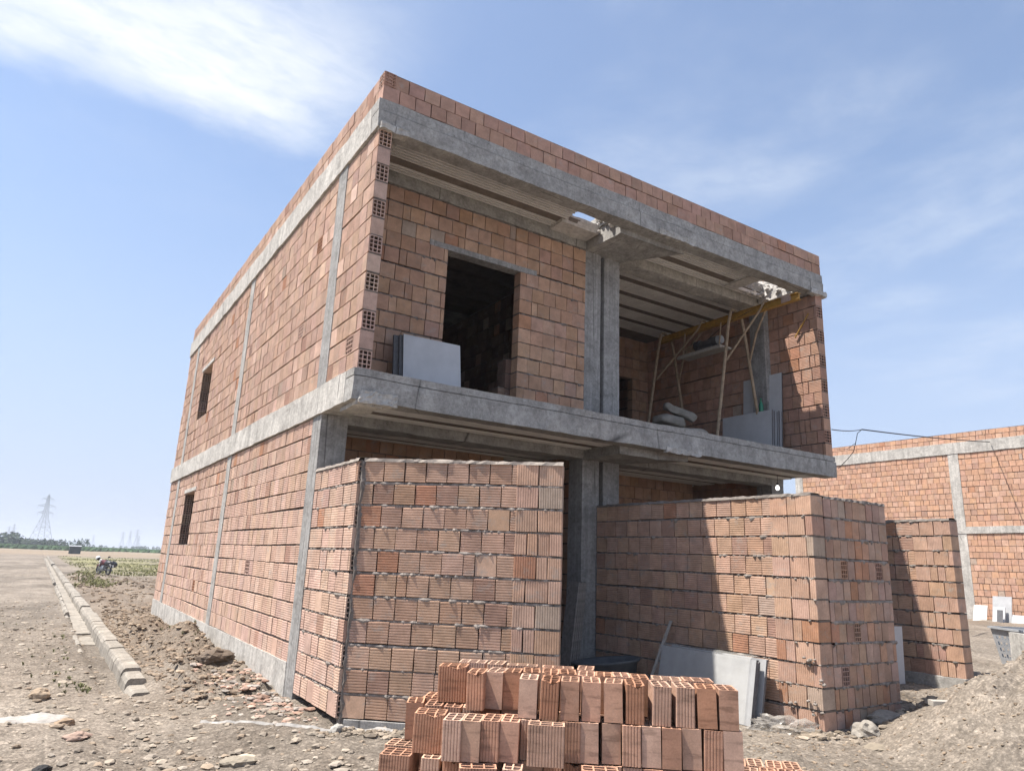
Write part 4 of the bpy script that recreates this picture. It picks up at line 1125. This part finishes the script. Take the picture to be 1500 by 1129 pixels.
# motorcycle on the rough ground
bx, by = .72, 37.5; bz = ground_z(bx, by)
bike = thing('motorcycle', 'dark motorcycle with a white helmet parked on the rough earth', 'motorcycle', (bx, by, bz))
fd = V(-.42, .9, 0).normalized(); sd = V(fd.y, -fd.x, 0)
BS = .72
def BP(f_, s_, z): return V(bx, by, bz)+fd*f_*BS+sd*s_*BS+Z*z*BS
def wheel(f_, name='wheel'):
    b = MB(); pts = [BP(f_+.29*math.cos(k/20*6.283), 0, .31+.29*math.sin(k/20*6.283)) for k in range(21)]
    b.tube(pts, .05, 8, cap=False); w = b.build('wheel', M['bike_black'], bike)
    r_ = MB()
    for k in range(10): r_.tube([BP(f_, 0, .31), BP(f_+.27*math.cos(k*.628), 0, .31+.27*math.sin(k*.628))], .008, 4)
    r_.tube([BP(f_, -.07, .31), BP(f_, .07, .31)], .045, 10); r_.build('rim', M['steel'], w)
wheel(-.62); wheel(.62)
b = MB(); b.tube([BP(-.62, .09, .31), BP(-.15, .08, .38), BP(.1, 0, .45), BP(.38, 0, .86)], .03, 6); b.tube([BP(-.62, -.09, .31), BP(-.15, -.08, .38), BP(.1, 0, .45)], .03, 6); b.tube([BP(-.55, 0, .68), BP(.2, 0, .7), BP(.38, 0, .86)], .03, 6); b.build('frame', M['bike_black'], bike)
b = MB(); b.tube([BP(-.12, 0, .44), BP(.16, 0, .42)], [.14, .16], 12); b.tube([BP(.0, 0, .44), BP(.16, 0, .62)], .1, 10); b.build('engine', M['steel'], bike)
b = MB(); b.tube([BP(-.12, 0, .79), BP(.08, 0, .84), BP(.26, 0, .85), BP(.36, 0, .84)], [.09, .15, .15, .07], 12); b.build('fuel_tank', M['bike_red'], bike)
b = MB(); b.tube([BP(-.78, 0, .84), BP(-.6, 0, .82), BP(-.3, 0, .80), BP(-.1, 0, .80)], [.06, .13, .14, .08], 10); b.build('seat', M['bike_black'], bike)
for s_ in (1, -1):
    b = MB(); b.tube([BP(.62, .09*s_, .31), BP(.42, .09*s_, .9)], .025, 6); b.build('fork', M['steel'], bike)
b = MB(); b.tube([BP(.30, -.38, 1.02), BP(.40, -.18, 1.0), BP(.42, 0, .96), BP(.40, .18, 1.0), BP(.30, .38, 1.02)], .018, 6); b.build('handlebar', M['bike_black'], bike)
b = MB(); b.tube([BP(.32, .36, 1.02), BP(.38, .44, 1.2)], .01, 5); b.tube([BP(.36, .40, 1.22), BP(.37, .52, 1.24)], [.04, .04], 8); b.build('mirror', M['bike_black'], bike)
b = MB(); b.tube([BP(.46, 0, .92), BP(.58, 0, .92)], [.07, .1], 12); b.build('headlight', M['helmet'], bike)
b = MB(); b.tube([BP(.95, 0, .45), BP(.82, 0, .60), BP(.62, 0, .67), BP(.42, 0, .60)], [.03, .07, .08, .05], 8); b.build('front_mudguard', M['bike_red'], bike)
b = MB(); b.tube([BP(-1.0, 0, .48), BP(-.86, 0, .64), BP(-.62, 0, .7)], [.04, .08, .09], 8); b.build('rear_mudguard', M['bike_black'], bike)
b = MB(); b.obox(BP(-.95, -.09, .5), sd*.18, Z*.13, fd*.01); b.build('number_plate', M['helmet'], bike)
b = MB(); b.tube([BP(-.75, .15, .33), BP(.05, .14, .3)], [.05, .035], 8); b.build('exhaust', M['steel'], bike)
b = MB(); b.tube([BP(0, -.1, .3), BP(-.05, -.3, .0)], .015, 5); b.build('kickstand', M['bike_black'], bike)
b = MB(); b.rock(BP(-.60, .28, .72), .17, 3, 1.0, 0, WHITE, 2, 1.2, .4); tag(b.build('saddle_bag', M['bike_black'], smooth=True), 'black bag hung on the back of the motorcycle', 'bag')
hel = thing('helmet', 'white helmet hung on the handlebar of the motorcycle', 'helmet', tuple(BP(.32, -.34, 1.0)))
b = MB(); vs, fs = ICO[3]; c0 = BP(.34, -.36, 1.14)
b.mesh([V(q)*.115 + c0 for q in vs if True], [f_ for f_ in fs if not (sum((V(vs[i]).dot(-fd*.8+V(0, 0, -.5)) for i in f_))/3 > .62)]); b.build('shell', M['helmet'], hel, True)
b = MB(); b.mesh([V(q)*.104 + c0 for q in vs], fs); b.build('lining', M['bike_black'], hel, True)

# materials stacked by the neighbouring wall
slab_thing('plain white board leaning on the wall of the far house', (23.62, 5.46, .14), (.02, -.40, 0), (.03, 0, 0), (.28, 0, .72), ('white_board', 'white_board'), None, 'white_board', 'board')
for i, (y, hh, ww, mt, lab) in enumerate(((4.92, 1.03, .54, 'marble', 'tallest pale slab leaning on the wall of the far house'), (4.84, .70, .34, 'slab_grey', 'narrow pale-framed slab in front of the tallest slab'), (4.62, .62, .14, 'slab_edge', 'narrow dark slab in front, in the stack by the far house'))):
    slab_thing(lab, (23.75-.2*i, y, .14), (.04, -ww, 0), (.04, 0, 0), (.28-.05*i, 0, hh), (mt, 'slab_grey'), 'slabs by the far house')
slab_thing('low greenish slab at the right end of the stack by the far house', (23.75, 4.38, .14), (.02, -1.3, 0), (.04, 0, 0), (.2, 0, .48), ('slab_grey', 'slab_edge'), 'slabs by the far house')
# perforated tub on the soil
crate = thing('perforated_crate', 'tapered grey crate with rows of small holes on the soil heap', 'crate', (11.6, -.85, .5))
b = MB(); CX, CY, CZ = 12.2, -.78, .22
qx = V(.80, -.60, 0); qy = V(.60, .80, 0)
def crate_side(u_, n_, hw):
    cols, rws = 10, 6
    for i in range(cols):
        for j in range(rws):
            t0, t1 = j/rws, (j+1)/rws
            def Q(s_, t_): 
                k = hw*(.80+.20*t_); return V(CX, CY, CZ)+u_*(k*(2*s_-1))+n_*(hw*(.80+.20*t_))+Z*(.60*t_)
            s0, s1 = i/cols, (i+1)/cols; ms, mt_ = (s1-s0)*.22, (t1-t0)*.22
            if j in (0, rws-1) or i in (0, cols-1):
                b.poly([Q(s0, t0), Q(s1, t0), Q(s1, t1), Q(s0, t1)]); continue
            O_ = [Q(s0, t0), Q(s1, t0), Q(s1, t1), Q(s0, t1)]; I_ = [Q(s0+ms, t0+mt_), Q(s1-ms, t0+mt_), Q(s1-ms, t1-mt_), Q(s0+ms, t1-mt_)]
            for k in range(4): b.poly([O_[k], O_[(k+1) % 4], I_[(k+1) % 4], I_[k]])
for u_, n_ in ((qx, -qy), (qy, qx), (-qx, qy), (-qy, -qx)): crate_side(u_, n_, .42)
b.build('body', M['steel'], crate)
b = MB()
for u_, n_ in ((qx, -qy), (qy, qx), (-qx, qy), (-qy, -qx)):
    b.obox(V(CX, CY, CZ+.59)-u_*.45+n_*.42, u_*.90, n_*.03, Z*.035)
b.build('rim', M['steel'], crate)
# row of standing kerb stones in front
for i in range(5):
    o = V(10.72, -1.30, .33)+V(.60, -.45, 0)*(.155*i/.75)
    b = MB(); b.obox(o, V(.055, -.045, 0), V(.30, .36, 0), V(.02, 0, .50-.015*(i % 2)))
    tag(b.build('kerb_stone', M['concrete' if i % 2 else 'concrete_pale']), ['leftmost loose kerb stone standing before the perforated crate', 'second loose kerb stone from the left before the perforated crate', 'third loose kerb stone from the left before the perforated crate', 'fourth loose kerb stone from the left before the perforated crate', 'rightmost loose kerb stone standing before the perforated crate'][i], 'kerb stone', 'loose kerb stones')
slab_thing('white flat piece lying on the loose kerb stones', (10.97, -1.32, .835), (.38, -.30, .0), (.16, .2, 0), (0, 0, .03), ('white_board', 'white_board'), None, 'white_tile', 'tile')

# overhead cable
b = MB()
def sag_line(A, B, s_, n_=24):
    A = V(A); B = V(B); return [A.lerp(B, i/n_)-Z*s_*4*(i/n_)*(1-i/n_) for i in range(n_+1)]
cab = thing('overhead_cable', 'thin overhead cable with a frayed drop running to the far house', 'cable', (14, 3, 5))
b.tube(sag_line((8.2, .1, 3.93), (14.0, 3.0, 5.1), .03), .009, 5); b.tube(sag_line((14.0, 3.0, 5.1), (24.42, 4.6, 6.28), .04), .016, 5); b.build('wire', M['cable'], cab)
b = MB(); b.tube([(14, 3.0, 5.1), (14.0, 3.12, 5.02), (14.0, 3.2, 4.75), (14.0, 3.26, 4.58), (14.05, 3.46, 4.42), (14.0, 3.7, 4.2)], .009, 5); b.tube([(14.0, 3.2, 4.78), (14.0, 3.42, 4.66), (14.0, 3.7, 4.68)], .006, 5); b.build('drop_wire', M['cable'], cab)

# ------------------------------------------------------------------ the brick pile
PO = V(-.092, -3.242, 0); pa = V(.777, -.629, 0); pb = V(.629, .777, 0); PANG = math.atan2(pa.y, pa.x)
def pile_mesh(w, d, h, fmode, nc, nr, seed, chip=0):
    """block standing on end, cells open upward; origin at bottom front-left corner"""
    rnd = random.Random(seed); b = MB(); col = WHITE
    u = V(1, 0, 0); v = V(0, 1, 0)
    def side(o, e, nrm, ln, mode):
        if mode == 'n':
            z = [0, .3*h, .55*h, h]
            b.poly([o, o+e*ln, o+e*ln+Z*h, o+Z*h], 0, col); return
        kk = max(3, int(round(ln/.0155))); p_ = ln/kk; g = .0038
        for k in range(kk):
            s0 = k*p_
            A = [(s0, -g), (s0+.2*p_, 0), (s0+.72*p_, 0), (s0+p_, -g)]
            for (q0, d0), (q1, d1) in zip(A, A[1:]):
                b.poly([o+e*q0+nrm*d0, o+e*q1+nrm*d1, o+e*q1+nrm*d1+Z*h, o+e*q0+nrm*d0+Z*h], 0, col)
    om = 'v' if fmode == 'v' else 'n'
    side(V(0, 0, 0), u, -v, w, fmode); side(V(w, 0, 0), v, u, d, 'v'); side(V(w, d, 0), -u, v, w, om); side(V(0, d, 0), -v, -u, d, 'v')
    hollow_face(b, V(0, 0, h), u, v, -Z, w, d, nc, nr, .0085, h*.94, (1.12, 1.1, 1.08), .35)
    b.poly([V(0, 0, 0), V(0, d, 0), V(w, d, 0), V(w, 0, 0)], 0, col)
    if chip:
        # a broken rim: push some of the upper vertices down
        cx, cy = (w*rnd.uniform(.5, 1), 0)
        b.v = [(x, y, z-(.02*max(0, 1-math.hypot(x-cx, y-cy)/.03) if z > h*.9 else 0)) for (x, y, z) in b.v]
    me_o = b.build('hollow_brick', [M['brick_loose']], None, origin=(0, 0, 0))
    me = me_o.data; bpy.data.objects.remove(me_o); return me
PROTO = {'nv': [], 'nn': [], 'wv': [], 'wn': []}
def tinted(me, col):
    m2 = me.copy(); a = m2.attributes['col']; arr = np.empty(len(m2.polygons)*4, dtype=np.float32); a.data.foreach_get('color', arr)
    arr = arr.reshape(-1, 4); arr[:, :3] *= np.array(col, dtype=np.float32); a.data.foreach_set('color', arr.ravel()); return m2
BC = [(.47, .265, .18), (.44, .255, .175), (.49, .31, .22), (.43, .225, .14), (.46, .29, .21)]
for key, (w, d, fm, nc, nr) in {'nv': (.098, .19, 'v', 2, 3), 'nn': (.098, .19, 'n', 2, 3), 'wv': (.165, .15, 'v', 3, 3), 'wn': (.19, .10, 'v', 3, 2)}.items():
    for k, col in enumerate(BC):
        PROTO[key].append(tinted(pile_mesh(w, d, .195, fm, nc, nr, k, chip=(k == 3)), col))
DIM = {'nv': (.098, .19), 'nn': (.098, .19), 'wv': (.165, .15), 'wn': (.19, .10)}
prnd = random.Random(77)
def pile_brick(key, s_, t_, tier, label, group, rot=0.0, var=None, tilt=0.0, base=None):
    me = PROTO[key][prnd.randrange(5) if var is None else var]
    rot += prnd.gauss(0, 1.2); tilt += prnd.gauss(0, .5); t_ += prnd.gauss(0, .004)
    o = bpy.data.objects.new('hollow_brick', me); COL.objects.link(o)
    q = PO + pa*s_ + pb*t_
    o.location = (q.x, q.y, (.2+.2*tier) if base is None else base)
    o.rotation_euler = (R(tilt*.4), R(tilt), PANG+R(rot))
    tag(o, label, 'brick', group); return o
ORD = ['first', 'second', 'third', 'fourth', 'fifth', 'sixth', 'seventh', 'eighth', 'ninth', 'tenth', 'eleventh', 'twelfth', 'thirteenth', 'fourteenth', 'fifteenth', 'sixteenth', 'seventeenth']
GT = 'hollow bricks stacked in the pile'
T1 = [(.002, .0, 'nn', 1), (.117, .0, 'nv', 0), (.229, .01, 'nn', -1), (.343, .02, 'nn', 1), (.462, .02, 'nn', -2), (.575, .015, 'nv', 0), (.715, .01, 'nv', 3), (.838, .02, 'nv', 1), (.952, .015, 'nn', -2), (1.061, .02, 'nn', 1)]
for i, (s_, t_, k, r_) in enumerate(T1):
    pile_brick(k, s_, t_, 3, 'hollow brick %s, front row of the top layer' % ('at the left end' if i == 0 else 'at the right end' if i == 9 else ORD[i]+' from the left'), GT, r_*1.3, var={5: 3, 8: 3}.get(i), tilt=r_*.5)
for i, (s_, t_, k) in enumerate([(-.30, .11, 'nv'), (-.205, .19, 'nn'), (-.103, .20, 'nn')]):
    pile_brick(k, s_, t_, 3, ['narrow brick beside the wide one at the left of the top layer', 'middle brick of the set-back trio at the left of the top layer', 'right brick of the set-back trio at the left of the top layer'][i], GT, prnd.uniform(-2, 2))
pile_brick('wv', -.50, .30, 3, 'wide ribbed brick at the left end of the top layer of the pile', GT, 2, 3)
R2 = [.005, .108, .212, .315, .418, .52, .62]
for i, s_ in enumerate(R2):
    pile_brick('nv' if i % 2 else 'nn', s_, .245+.012*(i % 3), 3, 'hollow brick %s from the left in the second row of the top layer' % ORD[i], GT, prnd.uniform(-2, 2))
for i, s_ in enumerate((.735, .915)):
    pile_brick('wv', s_, .25+.02*i, 3, ['wide brick left of the end one, second row of the top layer', 'wide brick at the right end of the second row, top layer'][i], GT, prnd.uniform(-3, 3))
for i, (s_, t_, k) in enumerate([(-.42, .52, 'wv'), (-.24, .50, 'nv'), (-.12, .50, 'wn'), (.10, .48, 'wn'), (.31, .48, 'nv')]):
    pile_brick(k, s_, t_, 3, 'hollow brick %s from the left in the rear row of the top layer' % ORD[i], GT, prnd.uniform(-4, 4))
# second layer
pile_brick('wv', -.56, -.02, 2, 'wide ribbed brick at the left front corner of the second layer', GT, 2, 3)
pile_brick('nn', -.665, .24, 2, 'chipped brick at the outer left of the second layer', GT, 8, 3)
for i, s_ in enumerate((-.55, -.44, -.33)):
    pile_brick('nv', s_, .20, 2, 'hollow brick %s from the left behind the second layer front corner' % ORD[i], GT, prnd.uniform(-3, 3))
T2 = [(-.375, -.15, 'nv'), (-.280, -.125, 'nn'), (-.182, -.105, 'nv'), (-.083, -.08, 'nn'), (.02, -.02, 'nv'), (.24, -.01, 'nv'), (.335, .0, 'nn'), (.452, .02, 'nn'), (.556, .0, 'nv'), (.659, .0, 'nn'), (.762, .0, 'nn'), (.868, .01, 'nn'), (.975, .01, 'nv'), (1.078, .015, 'nn')]
for i, (s_, t_, k) in enumerate(T2):
    pile_brick(k, s_, t_, 2, 'hollow brick %s in the front row of the second layer' % ('at the right end' if i == 13 else ORD[i]+' from the left'), GT, prnd.uniform(-1.5, 1.5) + (3 if i == 7 else 0), var={8: 1}.get(i))
pile_brick('wn', .067, -.125, 2, 'wide smooth-ribbed brick standing alone before the second layer', GT, 1, 4)
for i in range(12): pile_brick('nn', -.22+.108*i, .24, 2, 'hollow brick hidden inside the second layer of the pile', GT, 0)
# third layer
pile_brick('wv', -.72, -.08, 1, 'wide brick at the left front corner of the third layer', GT, 2, 0)
pile_brick('wv', -.75, .13, 1, 'wide brick behind the left front corner of the third layer', GT, -3, 2)
pile_brick('nv', -.49, -.10, 1, 'narrow brick right of the wide corner brick, third layer', GT, 0)
pile_brick('nv', -.375, -.09, 1, 'narrow brick third from the left in the front of the third layer', GT, 1)
pile_brick('wn', -.265, -.235, 1, 'wide brick set askew at the front of the third layer', GT, 9, 0)
pile_brick('nv', -.05, -.20, 1, 'narrow brick right of the askew wide one, third layer', GT, 2)
pile_brick('wn', .345, -.115, 1, 'wide brick in the middle of the front of the third layer', GT, 3, 0)
for i in range(14): pile_brick('nv' if i % 3 else 'nn', -.27+.104*i, -.0 if i else .06, 1, 'hollow brick under the front row, third layer of the pile', GT, prnd.uniform(-1, 1), base=.398)
for i in range(12): pile_brick('nn', -.55+.14*i, .23, 1, 'hollow brick under the rear row, third layer of the pile', GT, 0)
# fourth layer on the ground carries the rest
for i in range(14): pile_brick('nv' if i % 2 else 'wn', -.80+.145*i, -.12, 0, 'hollow brick in the bottom layer of the pile, front row', GT, 0)
for i in range(14): pile_brick('nn', -.80+.145*i, .13, 0, 'hollow brick in the bottom layer of the pile, rear row', GT, 0)
for i in range(9): pile_brick('nn', -.62+.11*i, .44, 0, 'hollow brick in the rearmost row of the bottom layer', GT, 0); pile_brick('nn', -.62+.11*i, .44, 1, 'hollow brick in the rearmost row of the third layer', GT, 0); pile_brick('nn', -.62+.11*i, .44, 2, 'hollow brick in the rearmost row of the second layer', GT, 0)
# spread bricks on the ground to the right
k = 0
for j in range(4):
    for i in range(4):
        s_ = 1.30+.115*i+.03*j; t_ = 1.06-.205*j
        pile_brick('nv', s_, t_, 0, 'loose brick %s in the %s row on the ground beside the pile' % (ORD[i]+' from the left', ['farthest', 'second', 'third', 'nearest'][j]), 'loose bricks on the ground', -8+prnd.uniform(-3, 3), base=.20)

# ------------------------------------------------------------------ air
m, nt, bs = node_mat('hazy_air'); nt.nodes.clear()
mo = nt.nodes.new('ShaderNodeOutputMaterial'); pv_ = nt.nodes.new('ShaderNodeVolumePrincipled'); nt.links.new(pv_.outputs[0], mo.inputs['Volume'])
pv_.inputs['Color'].default_value = (.86, .91, 1.0, 1); pv_.inputs['Density'].default_value = .0006; pv_.inputs['Anisotropy'].default_value = .2
b = MB(); b.box(-4100, 4100, -62, 6100, -1.5, 46); hz = b.build('haze', m); struct(hz, 'stuff'); hz['label'] = 'thin pale haze in the air over the plain'

# ------------------------------------------------------------------ light, sky, camera
SUN = V(-.42, .195, 1.0).normalized()
sun = bpy.data.lights.new('sun', 'SUN'); sun.energy = 5.0; sun.angle = R(.5); sun.color = (1.0, .95, .88)
so = bpy.data.objects.new('sun', sun); COL.objects.link(so); so.rotation_euler = SUN.to_track_quat('Z', 'Y').to_euler()
w = bpy.data.worlds.new('World'); scene.world = w; w.use_nodes = True
nt = w.node_tree; nt.nodes.clear(); n = N(nt)
out = nt.nodes.new('ShaderNodeOutputWorld'); bg = nt.nodes.new('ShaderNodeBackground'); nt.links.new(bg.outputs[0], out.inputs[0])
sky = nt.nodes.new('ShaderNodeTexSky'); sky.sky_type = 'NISHITA'; sky.sun_disc = False
sky.sun_elevation = math.asin(SUN.z); sky.sun_rotation = math.atan2(SUN.x, SUN.y)
sky.air_density = 1.0; sky.dust_density = .8; sky.ozone_density = 2.6; sky.altitude = 0
gen = nt.nodes.new('ShaderNodeTexCoord').outputs['Generated']
sp = nt.nodes.new('ShaderNodeSeparateXYZ'); nt.links.new(gen, sp.inputs[0])
zc = n.math('MAXIMUM', sp.outputs[2], .04)
qx_ = n.math('DIVIDE', sp.outputs[0], zc); qy_ = n.math('DIVIDE', sp.outputs[1], zc)
cb = nt.nodes.new('ShaderNodeCombineXYZ'); nt.links.new(qx_, cb.inputs[0]); nt.links.new(qy_, cb.inputs[1])
def mrange(v, a, b_, c_=0.0, d_=1.0):
    r = nt.nodes.new('ShaderNodeMapRange'); r.interpolation_type = 'SMOOTHSTEP'
    r.inputs[1].default_value = a; r.inputs[2].default_value = b_; r.inputs[3].default_value = c_; r.inputs[4].default_value = d_
    nt.links.new(v, r.inputs[0]); return r.outputs[0]
wob = n.noise(2.2, 6, .6, cb.outputs[0])
qyw = n.math('ADD', qy_, n.math('MULTIPLY', n.math('SUBTRACT', wob, .5), .35))
qyw = n.math('ADD', qyw, n.math('MULTIPLY', qx_, .12))
band = n.math('MULTIPLY', mrange(qyw, .95, 1.42), mrange(qyw, 1.76, 1.54))
band = n.math('MULTIPLY', band, mrange(n.math('ADD', qx_, n.math('MULTIPLY', wob, .4)), .82, .40))
fib = n.noise(2.6, 8, .58, n.scale((1.0, 2.0, 1.0), cb.outputs[0]), .2)
main = n.math('MULTIPLY', band, mrange(fib, .2, .7, .62, .98))
thin = n.math('MULTIPLY', mrange(n.noise(1.3, 7, .55, n.scale((1.3, 1.0, 1.0), cb.outputs[0]), .25), .38, .80), mrange(qy_, 2.6, .7, .0, .42))
mask = n.math('MAXIMUM', main, thin, True)
wisp = n.noise(7.5, 12, .68, n.scale((1.0, 1.7, 1.0), cb.outputs[0]), .35)
mask = n.math('MULTIPLY', mask, mrange(wisp, .25, .62, .68, 1.06), True)
mask = n.math('ADD', n.math('MULTIPLY', mask, .92), .08)
hazev = mrange(sp.outputs[2], .55, -.02, 0, .88)
skc = sky.outputs[0]
skc = n.mix(hazev, skc, (2.55, 3.0, 4.15))
skc = n.mix(mask, skc, (4.95, 5.15, 5.4))
nt.links.new(skc, bg.inputs[0]); bg.inputs[1].default_value = .105

cam = bpy.data.cameras.new('camera'); co = bpy.data.objects.new('camera', cam); COL.objects.link(co); scene.camera = co
cam.sensor_width = 36; cam.lens = 1035.632/1500*36; cam.clip_start = .05; cam.clip_end = 9000
yaw, pit, rol = R(32.64), R(14.078), R(2.301)
fwd = V(math.sin(yaw)*math.cos(pit), math.cos(yaw)*math.cos(pit), math.sin(pit)); r0 = V(math.cos(yaw), -math.sin(yaw), 0); u0 = r0.cross(fwd)
r1 = r0*math.cos(rol)+u0*math.sin(rol); u1 = -r0*math.sin(rol)+u0*math.cos(rol)
co.matrix_world = Matrix(((r1.x, u1.x, -fwd.x, -2.391), (r1.y, u1.y, -fwd.y, -6.646), (r1.z, u1.z, -fwd.z, 1.6), (0, 0, 0, 1)))
vs_ = scene.view_settings; vs_.view_transform = 'Standard'; vs_.look = 'None'; vs_.gamma = 1.0; vs_.exposure = .98; vs_.use_curve_mapping = False
scene.cycles.use_denoising = True
scene.cycles.max_bounces = 8; scene.cycles.diffuse_bounces = 2
